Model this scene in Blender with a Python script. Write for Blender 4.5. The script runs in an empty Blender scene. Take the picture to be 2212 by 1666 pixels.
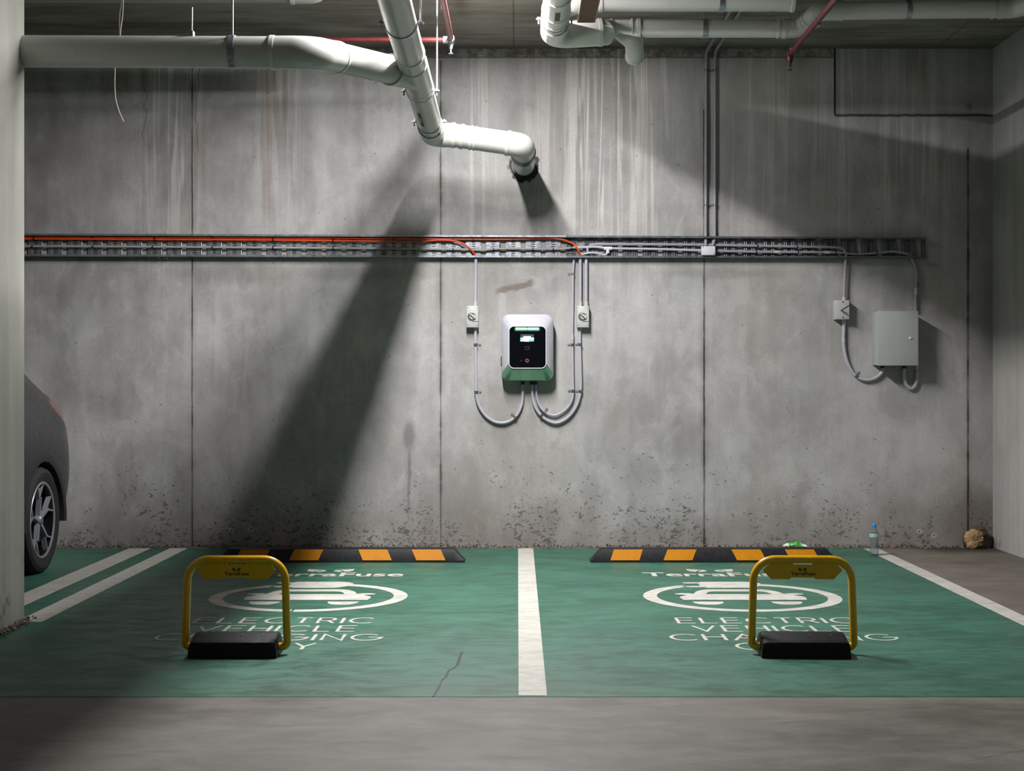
import bpy, bmesh, math, random
from mathutils import Vector, Matrix
random.seed(7)
SC = bpy.context.scene
COL = SC.collection
PI = math.pi

# ------------------------------------------------------------------ camera
# 50 mm-equivalent phone lens, 1.206 m above the floor, square to the back wall.
F_PX, VPX, VPY, CAM_H, DIST = 3196.0, 1118.0, 826.0, 1.206, 10.8
cam_d = bpy.data.cameras.new('camera'); cam = bpy.data.objects.new('camera', cam_d)
COL.objects.link(cam); SC.camera = cam
cam.location = (0, -DIST, CAM_H); cam.rotation_euler = (PI/2, 0, 0)
cam_d.sensor_width = 36; cam_d.lens = 36*F_PX/2212
cam_d.shift_x = -(VPX-1106)/2212; cam_d.shift_y = -(833-VPY)/2212
cam_d.clip_end = 60
def at(px, py, Z):            # survey: photo pixel + distance from the lens -> metres in the room
    return Vector(((px-VPX)/F_PX*Z, Z-DIST, CAM_H-(py-VPY)/F_PX*Z))
def wl(px, py, d=0.0):        # a point d metres in front of the back wall
    return at(px, py, DIST-d)
def fl(px, py):               # a point on the floor
    Z = CAM_H*F_PX/(py-VPY); return Vector(((px-VPX)/F_PX*Z, Z-DIST, 0))

# ------------------------------------------------------------------ materials
def lin(h, k=1.0):
    if isinstance(h, (tuple, list)): return (*h[:3], 1)
    v = [int(h[i:i+2], 16)/255 for i in (0, 2, 4)]
    return (*[(c/12.92 if c <= .04045 else ((c+.055)/1.055)**2.4)*k for c in v], 1)
class G:
    def __init__(s, name):
        s.m = bpy.data.materials.new(name); s.m.use_nodes = True
        s.t = s.m.node_tree; s.N = s.t.nodes; s.L = s.t.links
        s.N.clear(); s.out = s.N.new('ShaderNodeOutputMaterial')
        s.b = s.N.new('ShaderNodeBsdfPrincipled'); s.L.new(s.b.outputs[0], s.out.inputs[0])
        tc = s.N.new('ShaderNodeTexCoord'); s.co = tc.outputs['Object']
        sp = s.N.new('ShaderNodeSeparateXYZ'); s.L.new(s.co, sp.inputs[0]); s.x, s.y, s.z = sp.outputs
    def put(s, sock, v):
        if isinstance(v, bpy.types.NodeSocket): s.L.new(v, sock)
        elif isinstance(v, (tuple, list)) and len(sock.default_value) == 3: sock.default_value = v[:3]
        else: sock.default_value = v
    def M(s, op, a, b=0.0, c=None, clamp=False):
        n = s.N.new('ShaderNodeMath'); n.operation = op; n.use_clamp = clamp
        s.put(n.inputs[0], a); s.put(n.inputs[1], b)
        if c is not None: s.put(n.inputs[2], c)
        return n.outputs[0]
    def add(s, a, b): return s.M('ADD', a, b)
    def mul(s, a, b): return s.M('MULTIPLY', a, b)
    def mx(s, a, b): return s.M('MAXIMUM', a, b)
    def sc(s, v, k):
        n = s.N.new('ShaderNodeVectorMath'); n.operation = 'MULTIPLY'; s.put(n.inputs[0], v); n.inputs[1].default_value = k
        return n.outputs[0]
    def noise(s, k=(1, 1, 1), scale=1.0, detail=3, rough=.55, dist=0.0, off=None):
        n = s.N.new('ShaderNodeTexNoise'); v = s.sc(s.co, k)
        if off:
            a = s.N.new('ShaderNodeVectorMath'); a.operation = 'ADD'; s.L.new(v, a.inputs[0]); a.inputs[1].default_value = off; v = a.outputs[0]
        s.L.new(v, n.inputs['Vector']); n.inputs['Scale'].default_value = scale; n.inputs['Detail'].default_value = detail
        n.inputs['Roughness'].default_value = rough; n.inputs['Distortion'].default_value = dist
        return n.outputs['Fac']
    def vor(s, k=(1, 1, 1), scale=10, feature='F1', rand=1.0):
        n = s.N.new('ShaderNodeTexVoronoi'); n.feature = feature; s.L.new(s.sc(s.co, k), n.inputs['Vector'])
        n.inputs['Scale'].default_value = scale; n.inputs['Randomness'].default_value = rand
        return n.outputs['Distance'], n.outputs['Color']
    def mr(s, v, a, b, c=0.0, d=1.0, smooth=True):
        n = s.N.new('ShaderNodeMapRange'); n.interpolation_type = 'SMOOTHSTEP' if smooth else 'LINEAR'
        for i, q in enumerate((v, a, b, c, d)): s.put(n.inputs[i], q)
        return n.outputs[0]
    def band(s, x, c, w, soft):
        return s.mr(s.M('ABSOLUTE', s.M('SUBTRACT', x, c)), w, w+soft, 1, 0)
    def mix(s, f, a, b, blend='MIX'):
        n = s.N.new('ShaderNodeMix'); n.data_type = 'RGBA'; n.blend_type = blend
        s.put(n.inputs[0], f); s.put(n.inputs[6], a); s.put(n.inputs[7], b); return n.outputs[2]
    def bump(s, h, strength=.3, dist=.01):
        n = s.N.new('ShaderNodeBump'); n.inputs['Strength'].default_value = strength; n.inputs['Distance'].default_value = dist
        s.put(n.inputs['Height'], h); s.L.new(n.outputs[0], s.b.inputs['Normal'])
    def set(s, **k):
        names = dict(col='Base Color', rough='Roughness', metal='Metallic', trans='Transmission Weight', ior='IOR', spec='Specular IOR Level',
                     emit='Emission Color', es='Emission Strength', coat='Coat Weight', alpha='Alpha')
        for q, v in k.items(): s.put(s.b.inputs[names[q]], v)
        return s
def plain(name, col, rough=.5, metal=0.0, var=.08, scale=30, bump=0.0, **k):
    g = G(name); c = lin(col)
    n = g.noise(scale=scale, detail=3)
    n2 = g.noise(scale=scale*.15, detail=2)
    f = g.mr(g.add(g.mul(n, .5), g.mul(n2, .5)), .3, .7, 1-var, 1+var)
    mm = g.N.new('ShaderNodeVectorMath'); mm.operation = 'SCALE'; mm.inputs[0].default_value = c[:3]; g.L.new(f, mm.inputs[3])
    g.set(col=mm.outputs[0], rough=g.mr(n, .3, .7, max(.02, rough-.06), min(1, rough+.06)), metal=metal, **k)
    if bump: g.bump(n, bump, .002)
    return g.m
def emissive(name, col, strength):
    g = G(name); g.set(col=lin('101010'), emit=lin(col), es=strength, rough=.4); return g.m

M = {}
M['pvc'] = plain('pvc_pipe', 'adafa9', .33, var=.05, scale=9)
M['pvc_lit'] = plain('pvc_lit', 'd6d8d3', .33, var=.05, scale=9)  # brighter copy of the pipe PVC, lamplight put into the colour
M['head_dark'] = plain('dark_bronze', '2a1c1a', .5, .3)
M['pvc_ring'] = plain('pvc_socket', 'bbbdb8', .3, var=.03)
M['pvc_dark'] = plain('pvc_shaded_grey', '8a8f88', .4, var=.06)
M['grey_conduit'] = plain('grey_conduit', 'a6a6b1', .45, var=.05)
M['conduit_joint'] = plain('cream_joint', 'b5b2a6', .45, var=.05)
M['dim_conduit'] = plain('dim_grey_conduit', '8a888f', .45, var=.06)
M['red'] = plain('red_sprinkler_paint', '561a1b', .38, var=.12)
M['steel'] = plain('steel', '8e9095', .4, .6, var=.1)
M['galv'] = plain('galvanised_steel', 'a2a8b0', .34, .85, var=.22, scale=60)
M['galv_dark'] = plain('galvanised_dark', '70757c', .38, .8, var=.2, scale=60)
M['black'] = plain('black_plastic', '0c0c0e', .4, var=.2)
M['rubber'] = plain('black_rubber', '060607', .62, var=.25, scale=40, bump=.2, spec=.2)
M['rubber_stop'] = plain('stop_rubber', '0f1015', .5, var=.2, scale=40, bump=.2, spec=.3)
M['stop_yellow'] = plain('reflective_yellow', 'bd7400', .5, var=.1, scale=50, spec=.15)
M['yellow'] = plain('yellow_powder_coat', 'dba204', .28, var=.05, scale=20, coat=.3)
M['orange'] = plain('orange_cable', 'c9400f', .42, var=.1)
M['grey_cable'] = plain('grey_cable', '8f8f8c', .45, var=.06)
M['box_grey'] = plain('enclosure_grey', 'adb0ad', .42, var=.03)
M['cabinet'] = plain('cabinet_grey', '9da39f', .45, var=.04, bump=.05)
M['box_dark'] = plain('isolator_dark', '3a3d3c', .5, var=.05)
M['silver'] = plain('silver_white_paint', 'b3b4be', .22, .0, var=.012, coat=.4)
M['soft_green'] = plain('charger_green', '4c7a5e', .32, var=.04, coat=.3)
M['gloss_black'] = plain('gloss_black_panel', '05060a', .08, var=.1)
M['white_trim'] = plain('white_trim', 'cbcbd0', .3, var=.02)
M['glow_green'] = emissive('green_white_glow', 'b4ffd0', 1.6)
M['halo_green'] = emissive('green_halo', '0a7a3c', .55)
M['screen_blue'] = emissive('screen_slate', '39505e', .7)
M['screen_white'] = emissive('screen_white', 'f2ffff', 1.3)
M['screen_cyan'] = emissive('screen_cyan', '4fd9dc', 1.6)
M['ring_orange'] = emissive('button_orange', 'd06a3a', .5)
M['faint_print'] = emissive('faint_print', '6a6a6e', .35)
M['brown'] = plain('brown_board', '7d5436', .7, var=.08)
M['lit_board'] = plain('lit_board_edge', 'b8b2a6', .7, var=.08)  # board edge coloured pale to stand for the lamplight on it
M['twine'] = plain('pale_twine', 'b5aa94', .8, var=.1)
M['car_paint'] = plain('dark_grey_car_paint', '141619', .38, .2, var=.03, coat=.3)
M['car_plastic'] = plain('black_car_plastic', '17181a', .55, var=.1)
M['car_glass'] = plain('dark_car_glass', '06080a', .06, var=.05)
M['tail_red'] = plain('tail_lamp_red', '7c1416', .15, var=.2, coat=.6)
M['tail_clear'] = plain('tail_lamp_line', 'b09a98', .2, var=.05)
M['tyre'] = plain('tyre_rubber', '0d0d0e', .75, var=.2, scale=60, bump=.3)
M['alloy'] = plain('alloy_silver', '85878f', .4, .3, var=.05)
M['alloy_dark'] = plain('alloy_dark', '1a1a1f', .35, .4, var=.05)
M['badge_blue'] = plain('badge_blue', '3c5c8c', .3, var=.02)
M['green_wrap'] = plain('green_wrapper', '3fae2f', .28, var=.35, scale=35)
M['white_wrap'] = plain('white_wrapper', 'd6dccf', .3, var=.1)
M['cap_blue'] = plain('blue_cap', '1f86c4', .4, var=.03)
M['label_film'] = plain('bottle_label', '9cb8a4', .45, var=.3, scale=50)
M['lump'] = plain('tan_lump', '9c7f58', .9, var=.6, scale=14, bump=.6)
M['lump_dark'] = plain('brown_lump', '4a3a2a', .9, var=.5, scale=14, bump=.6)
M['debris'] = plain('debris_chips', '6f675e', .95, var=.5, scale=16)
M['line_mark'] = plain('black_print', '17171a', .6, var=.1)
def paper():
    g = G('bottle_plastic'); g.set(col=lin('dfe9ee'), trans=.92, rough=.12, ior=1.15); return g.m
M['bottle'] = paper()

def wall_material():
    g = G('stained_concrete_wall'); x, z = g.x, g.z
    big = g.noise(scale=.7, detail=3, rough=.6); mid = g.noise(k=(1, 1, .7), scale=2.3, detail=4, rough=.62)
    fine = g.noise(scale=60, detail=3); spk = g.noise(scale=14, detail=4, rough=.7)
    streak = g.noise(k=(3.2, 1, .3), scale=1.6, detail=4, rough=.6, dist=.7)
    streak2 = g.noise(k=(22, 1, .5), scale=1.0, detail=3, rough=.6, dist=.5)
    v = g.add(g.mul(big, .5), g.add(g.mul(mid, .5), g.mul(streak, .25)))          # ~ .65
    col = g.mix(g.mr(v, .42, .88), lin('7b7a79'), lin('bbbbbb'))
    warm = g.noise(scale=1.1, detail=3, off=(4, 2, 9))
    col = g.mix(g.mr(warm, .45, .7, 0, .4), col, lin('9c958d'))
    cool = g.noise(scale=1.4, detail=3, off=(14, 2, 3))
    col = g.mix(g.mr(cool, .52, .72, 0, .35), col, lin('a3a9ab'))
    blot = g.noise(k=(1.4, 1, 1), scale=3.2, detail=4, rough=.68, dist=.5, off=(1, 8, 2)); col = g.mix(g.mr(blot, .5, .68, 0, .32), col, lin('6f6b66')); col = g.mix(g.mr(blot, .5, .3, 0, .3), col, lin('c6c5c2'))
    # panel to panel change of tone
    for xa, k in ((-2.375, .06), (-.561, -.05), (1.362, .07), (3.288, -.1)):
        s = g.mr(x, xa-.004, xa+.004, 0, abs(k)); col = g.mix(s, col, lin('c0beb8') if k > 0 else lin('4e4b48'))
    # smooth trowelled upper zone / pale efflorescence runs below the slab
    up = g.mr(z, 1.6, 3.3)
    pale = g.mul(g.mx(g.mr(streak2, .5, .66), g.mul(g.mr(g.noise(k=(11, 1, .4), scale=1.0, detail=3, rough=.65, dist=.9, off=(2, 5, 7)), .52, .62), .8)), up)
    reg = None
    for c, w, k in ((.72, .42, 1.0), (-2.55, .25, .8), (-1.75, .2, .35), (-.25, .16, .4), (2.55, .45, .5), (1.75, .3, .35), (.15, .14, .35), (3.0, .2, .4)):
        b = g.mul(g.band(x, c, w*.55, w*.6), k); reg = b if reg is None else g.mx(reg, b)
    col = g.mix(g.mul(g.mul(pale, reg), .95), col, lin('dedcd6'))
    lower_pale = g.mul(g.mr(streak, .56, .72), g.mr(z, .5, 1.6)); col = g.mix(g.mul(lower_pale, .28), col, lin('b7b6b1'))
    # rust-brown runs at the upper left
    rust = None
    for c, w, zt, zb in ((-2.72, .02, 3.45, 3.05), (-1.82, .022, 3.35, 2.3), (-1.70, .014, 3.4, 2.9), (-2.33, .03, 2.95, 2.6), (-2.87, .015, 3.4, 3.2), (2.96, .02, 3.5, 3.2)):
        b = g.mul(g.band(g.add(x, g.mul(g.M('SUBTRACT', mid, .5), .12)), c, w*.4, w*2.2), g.mul(g.mr(z, zb, zb+.3), g.mr(z, zt, zt+.2, 1, 0)))
        rust = b if rust is None else g.mx(rust, b)
    col = g.mix(g.mul(rust, .36), col, lin('7a5f3d'))
    # dark patches: a damp stain, others near the tray and right corner
    dark_patch = None
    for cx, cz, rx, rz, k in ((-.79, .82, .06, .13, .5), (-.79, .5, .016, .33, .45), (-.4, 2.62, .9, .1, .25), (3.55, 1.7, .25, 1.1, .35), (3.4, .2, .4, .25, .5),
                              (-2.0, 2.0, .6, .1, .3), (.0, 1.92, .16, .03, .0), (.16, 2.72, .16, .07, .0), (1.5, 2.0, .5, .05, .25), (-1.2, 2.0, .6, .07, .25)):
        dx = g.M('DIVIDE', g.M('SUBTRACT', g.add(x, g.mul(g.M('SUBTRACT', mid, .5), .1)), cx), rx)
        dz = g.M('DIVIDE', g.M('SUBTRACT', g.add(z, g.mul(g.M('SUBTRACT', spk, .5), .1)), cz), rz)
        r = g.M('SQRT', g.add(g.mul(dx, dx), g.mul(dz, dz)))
        b = g.mr(r, .35, 1.15, k, 0); dark_patch = b if dark_patch is None else g.mx(dark_patch, b)
    col = g.mix(dark_patch, col, lin('3d3a35'))
    # brown smear between tray and charger, rough hole round the drain stub
    sm = g.mul(g.band(g.add(z, g.add(g.mul(x, -.22), g.mul(g.M('SUBTRACT', spk, .5), .09))), 1.905, .012, .022), g.band(x, -.02, .11, .05))
    col = g.mix(g.mul(sm, .75), col, lin('5f5346'))
    rr = g.M('SQRT', g.add(g.M('POWER', g.M('SUBTRACT', x, .046), 2), g.M('POWER', g.M('SUBTRACT', z, 2.785), 2)))
    hole = g.mr(g.add(rr, g.mul(g.M('SUBTRACT', spk, .5), .12)), .105, .125, 1, 0)
    col = g.mix(hole, col, lin('2e2925'))
    # dirty foot
    foot = g.mr(g.add(z, g.mul(g.M('SUBTRACT', mid, .5), .5)), .02, .5, 1, 0)
    col = g.mix(g.mul(foot, .45), col, lin('6a5c50'))
    # air holes, thick near the foot
    dens = g.mx(g.mr(z, .05, .95, 1, .0, False), .12)
    patch = g.noise(scale=2.6, detail=2, off=(3, 3, 3))
    n1 = g.noise(k=(1, 1, 1.5), scale=34, detail=3, rough=.5, dist=.9, off=(5, 0, 1)); n2 = g.noise(k=(1, 1, 1.3), scale=17, detail=3, rough=.55, dist=1.2, off=(1, 0, 6))
    thr = g.M('SUBTRACT', .735, g.mul(g.mul(dens, g.mr(patch, .32, .56)), .16))
    pit = g.mr(g.M('SUBTRACT', g.mx(n1, g.add(n2, -.015)), thr), .0, .022)
    d2, c2 = g.vor(scale=9); sepc = g.N.new('ShaderNodeSeparateColor'); g.L.new(c2, sepc.inputs[0])
    pit2 = g.mul(g.mr(d2, .045, .075, 1, 0), g.M('GREATER_THAN', sepc.outputs[0], .55))
    pits = g.mx(g.mul(pit, g.mr(z, .9, 1.3, 1, 0)), g.mul(pit2, .8))
    col = g.mix(g.mul(pits, .72), col, lin('3f3b37'))
    # hairline cracks (upper left)
    cr = g.mul(g.band(g.add(x, g.mul(g.M('SUBTRACT', g.noise(k=(.5, 1, 6), scale=1, detail=2), .5), .14)), -2.72, .0015, .004), g.mr(z, 2.9, 3.0))
    cr2 = g.mul(g.band(g.add(x, g.mul(g.M('SUBTRACT', g.noise(k=(.5, 1, 5), scale=1, detail=2, off=(9, 1, 4)), .5), .12)), -2.335, .0015, .004), g.mr(z, 2.85, 2.95))
    col = g.mix(g.mul(g.mx(cr, cr2), .55), col, lin('4a4540'))
    # construction joints
    wob = g.mul(g.M('SUBTRACT', g.noise(k=(0, 0, 3), scale=1, detail=3, rough=.7), .5), .012)
    xs = g.add(x, wob); seam = None
    jr = g.noise(k=(1, 1, 4), scale=1.0, detail=3)
    for c, w, zt in ((-2.375, .003, 9), (-.561, .0045, 3.56), (1.362, .0045, 3.2), (3.288, .006, 2.92)):
        b = g.band(xs, c, w, .005) if c != -.561 else g.mx(g.band(xs, c, w*.5, .004), g.mul(g.band(xs, c, .008, .008), g.mr(jr, .38, .62, .05, .5)))
        b = g.mul(b, g.mr(z, zt-.01, zt, 1, 0)) if zt < 5 else b
        seam = b if seam is None else g.mx(seam, b)
    dark_seam = g.mul(seam, g.mr(jr, .35, .6, .55, .95))
    rim = None
    for c in (-.561, 1.362, 3.288, -2.375):
        b = g.band(xs, c, .018, .025); rim = b if rim is None else g.mx(rim, b)
    col = g.mix(g.mul(rim, g.mr(jr, .4, .7, .05, .35)), col, lin('6a6158'))
    # infill block at the upper right: vertical and horizontal joints
    v1 = g.mul(g.band(xs, 2.316, .005, .006), g.mr(z, 3.16, 3.165))
    h1 = g.mul(g.band(g.add(z, g.mul(g.M('SUBTRACT', g.noise(k=(5, 0, 0), scale=1, detail=3, rough=.7), .5), .03)), 3.155, .004, .012), g.mr(x, 2.31, 2.315))
    inf = g.mul(g.mr(x, 2.31, 2.32), g.mr(z, 3.155, 3.165)); col = g.mix(g.mul(inf, .25), col, lin('6b665c'))
    # rough strip right below the slab
    top = g.mul(g.mr(z, 3.575, 3.585), g.mr(x, 2.31, 2.3))
    col = g.mix(g.mul(top, g.mr(spk, .4, .62, .25, .9)), col, lin('5d544d'))
    tl = g.mul(g.band(z, 3.578, .003, .006), g.mr(x, 2.31, 2.3))
    joint = g.mx(dark_seam, g.mx(v1, g.mx(g.mul(h1, .9), g.mul(tl, .55))))
    col = g.mix(joint, col, lin('1d1a17'))
    # plugged anchor holes: pale dabs with a dark dot
    for cx, cz in ((wl(500, 1147).x, wl(0, 1147).z), (wl(543, 1143).x, wl(0, 1143).z), (wl(1986, 1149).x, wl(0, 1149).z), (wl(2018, 1157).x, wl(0, 1157).z)):
        r = g.M('SQRT', g.add(g.M('POWER', g.M('SUBTRACT', x, cx), 2), g.M('POWER', g.M('SUBTRACT', z, cz), 2)))
        col = g.mix(g.mr(g.add(r, g.mul(g.M('SUBTRACT', spk, .5), .04)), .016, .026, .75, 0), col, lin('b4b2ba')); col = g.mix(g.mr(r, .004, .008, 1, 0), col, lin('1c1a1a'))
    r = g.M('SQRT', g.add(g.M('POWER', g.M('SUBTRACT', x, wl(2094, 0).x), 2), g.M('POWER', g.M('SUBTRACT', z, wl(0, 230).z), 2)))
    col = g.mix(g.mr(r, .014, .03, .55, 0), col, lin('3a4468'))
    col = g.mix(g.mr(fine, .3, .7, 0, .14), col, lin('6a6764'))
    g.set(col=col, rough=g.mr(mid, .3, .7, .62, .85), spec=.3)
    g.bump(spk, .3, .004)
    return g.m
def side_wall_material(name, dark, pale, low_dirt=.4):
    g = G(name); big = g.noise(scale=.8, detail=5, rough=.6); st = g.noise(k=(5, 5, .4), scale=1, detail=5, rough=.6, dist=.3)
    spk = g.noise(scale=18, detail=5, rough=.7); v = g.add(g.mul(big, .6), g.mul(st, .5))
    col = g.mix(g.mr(v, .4, .75), lin(dark), lin(pale))
    foot = g.mr(g.add(g.z, g.mul(g.M('SUBTRACT', g.noise(scale=4, detail=5), .5), .5)), .0, .4, 1, 0)
    blot = g.mr(g.noise(k=(3, 3, 1.4), scale=2, detail=5, rough=.65), .52, .66)
    col = g.mix(g.mul(g.mul(foot, blot), low_dirt*2), col, lin('4b463f'))
    d2, c2 = g.vor(scale=7); pit = g.mr(d2, .03, .05, 1, 0); col = g.mix(g.mul(pit, .3), col, lin('4a4643'))
    g.set(col=col, rough=.75, spec=.3); g.bump(g.add(spk, g.mul(pit, -1.0)), .3, .004); return g.m
def ceiling_material():
    g = G('formed_concrete_ceiling'); n = g.noise(k=(1, 3, 1), scale=1.2, detail=5, rough=.6); s = g.noise(k=(2, 14, 1), scale=1.2, detail=4)
    col = g.mix(g.mr(g.add(g.mul(n, .6), g.mul(s, .4)), .35, .65), lin('6a655e'), lin('948f86'))
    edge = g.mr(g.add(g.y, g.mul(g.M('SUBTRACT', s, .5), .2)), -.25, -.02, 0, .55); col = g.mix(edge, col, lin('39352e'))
    ln = None
    for c in (wl(1110, 0).x, 3.05):
        b = g.band(g.x, c, .003, .005); ln = b if ln is None else g.mx(ln, b)
    col = g.mix(g.mul(ln, .6), col, lin('3a3630'))
    g.set(col=col, rough=.85, spec=.2); g.bump(g.noise(scale=25, detail=5), .25, .004); return g.m
def floor_material():
    g = G('worn_concrete_floor')
    a = g.noise(k=(.9, 1.3, 1), scale=1.1, detail=6, rough=.68); b = g.noise(k=(1.2, 2.4, 1), scale=2.6, detail=5, rough=.7, dist=.5); f = g.noise(scale=45, detail=4)
    col = g.mix(g.mr(g.add(g.mul(a, .55), g.mul(b, .45)), .36, .64), lin('625d54', 0.68), lin('8e8a81', 0.68))
    blot = g.mr(g.noise(k=(1, 1.3, 1), scale=.8, detail=3, off=(5, 1, 2)), .52, .7); col = g.mix(g.mul(blot, .35), col, lin('4d483f', 0.68))
    d, c = g.vor(k=(.9, 1.2, 1), scale=5); sp = g.N.new('ShaderNodeSeparateColor'); g.L.new(c, sp.inputs[0])
    spot = g.mul(g.mr(d, .05, .12, 1, 0), g.M('GREATER_THAN', sp.outputs[0], .72)); col = g.mix(g.mul(spot, .3), col, lin('3c382f', 0.68))
    brown = g.mr(g.x, 2.3, 2.7); col = g.mix(g.mul(brown, .45), col, lin('6d6054', 0.68))
    # damp along the back wall in the right corner
    wet = g.mul(g.mr(g.x, 2.75, 3.1), g.mr(g.add(g.y, g.mul(g.M('SUBTRACT', b, .5), .3)), -.5, -.16)); col = g.mix(g.mul(wet, .8), col, lin('26211c', 0.68))
    crk = g.band(g.add(g.M('SUBTRACT', g.y, g.mul(g.x, .62)), g.mul(g.M('SUBTRACT', f, .5), .03)), -6.98, .002, .004)
    col = g.mix(g.mul(g.mul(crk, g.mr(g.x, 1.2, 1.6)), .5), col, lin('37332c', 0.68))
    g.set(col=col, rough=g.mr(a, .35, .65, .5, .72), spec=.35); g.bump(f, .15, .003); return g.m
def green_paint_material():
    g = G('green_floor_paint')
    a = g.noise(k=(1, 1.8, 1), scale=1.4, detail=5, rough=.6); b = g.noise(k=(1.6, 3.2, 1), scale=3.0, detail=5, rough=.7, dist=.6); f = g.noise(scale=40, detail=4)
    col = g.mix(g.mr(g.add(g.mul(a, .5), g.mul(b, .5)), .36, .64), lin('265a46', 0.68), lin('3a7660', 0.68))
    sc = g.mr(g.noise(k=(3, 9, 1), scale=2.2, detail=6, rough=.7, dist=.8), .58, .74); col = g.mix(g.mul(sc, .3), col, lin('5f8f76', 0.68))
    dk = g.mr(g.noise(k=(2.2, 7, 1), scale=2.0, detail=5, rough=.7, off=(7, 3, 1)), .58, .72); col = g.mix(g.mul(dk, .4), col, lin('173c2d', 0.68))
    d, c = g.vor(k=(.7, 1.6, 1), scale=6); sp = g.N.new('ShaderNodeSeparateColor'); g.L.new(c, sp.inputs[0])
    spot = g.mul(g.mr(g.add(d, g.mul(g.M('SUBTRACT', f, .5), .2)), .04, .12, 1, 0), g.M('GREATER_THAN', sp.outputs[0], .8)); col = g.mix(g.mul(spot, .5), col, lin('14281f', 0.68))
    pd, pc = g.vor(scale=13); sq = g.N.new('ShaderNodeSeparateColor'); g.L.new(pc, sq.inputs[0])
    chip = g.mul(g.mr(pd, .035, .05, 1, 0), g.M('GREATER_THAN', sq.outputs[1], .9)); col = g.mix(g.mul(chip, .7), col, lin('a9b3a6', 0.68))
    saw = g.band(g.y, fl(0, 1415).y, .004, .006); col = g.mix(g.mul(saw, .3), col, lin('12332a', 0.68))
    g.set(col=col, rough=g.mr(b, .35, .65, .42, .6), spec=.4); g.bump(f, .12, .003); return g.m
def white_paint_material():
    g = G('white_floor_paint'); a = g.noise(k=(1, 2, 1), scale=5, detail=6, rough=.7); b = g.noise(scale=22, detail=5, rough=.7)
    col = g.mix(g.mr(g.add(g.mul(a, .6), g.mul(b, .4)), .42, .62, 0, .6), lin('dedcd2', 0.72), lin('a7a79b', 0.72))
    g.set(col=col, rough=.55, spec=.35); g.bump(b, .1, .002); return g.m
M['wall'] = wall_material(); M['side_wall'] = side_wall_material('side_wall_concrete', '8d8c88', 'aaa9a6')
M['column'] = side_wall_material('column_concrete', '85867e', 'a6a79f', .7)
M['ceiling'] = ceiling_material(); M['floor'] = floor_material(); M['green'] = green_paint_material(); M['white_paint'] = white_paint_material()
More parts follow.
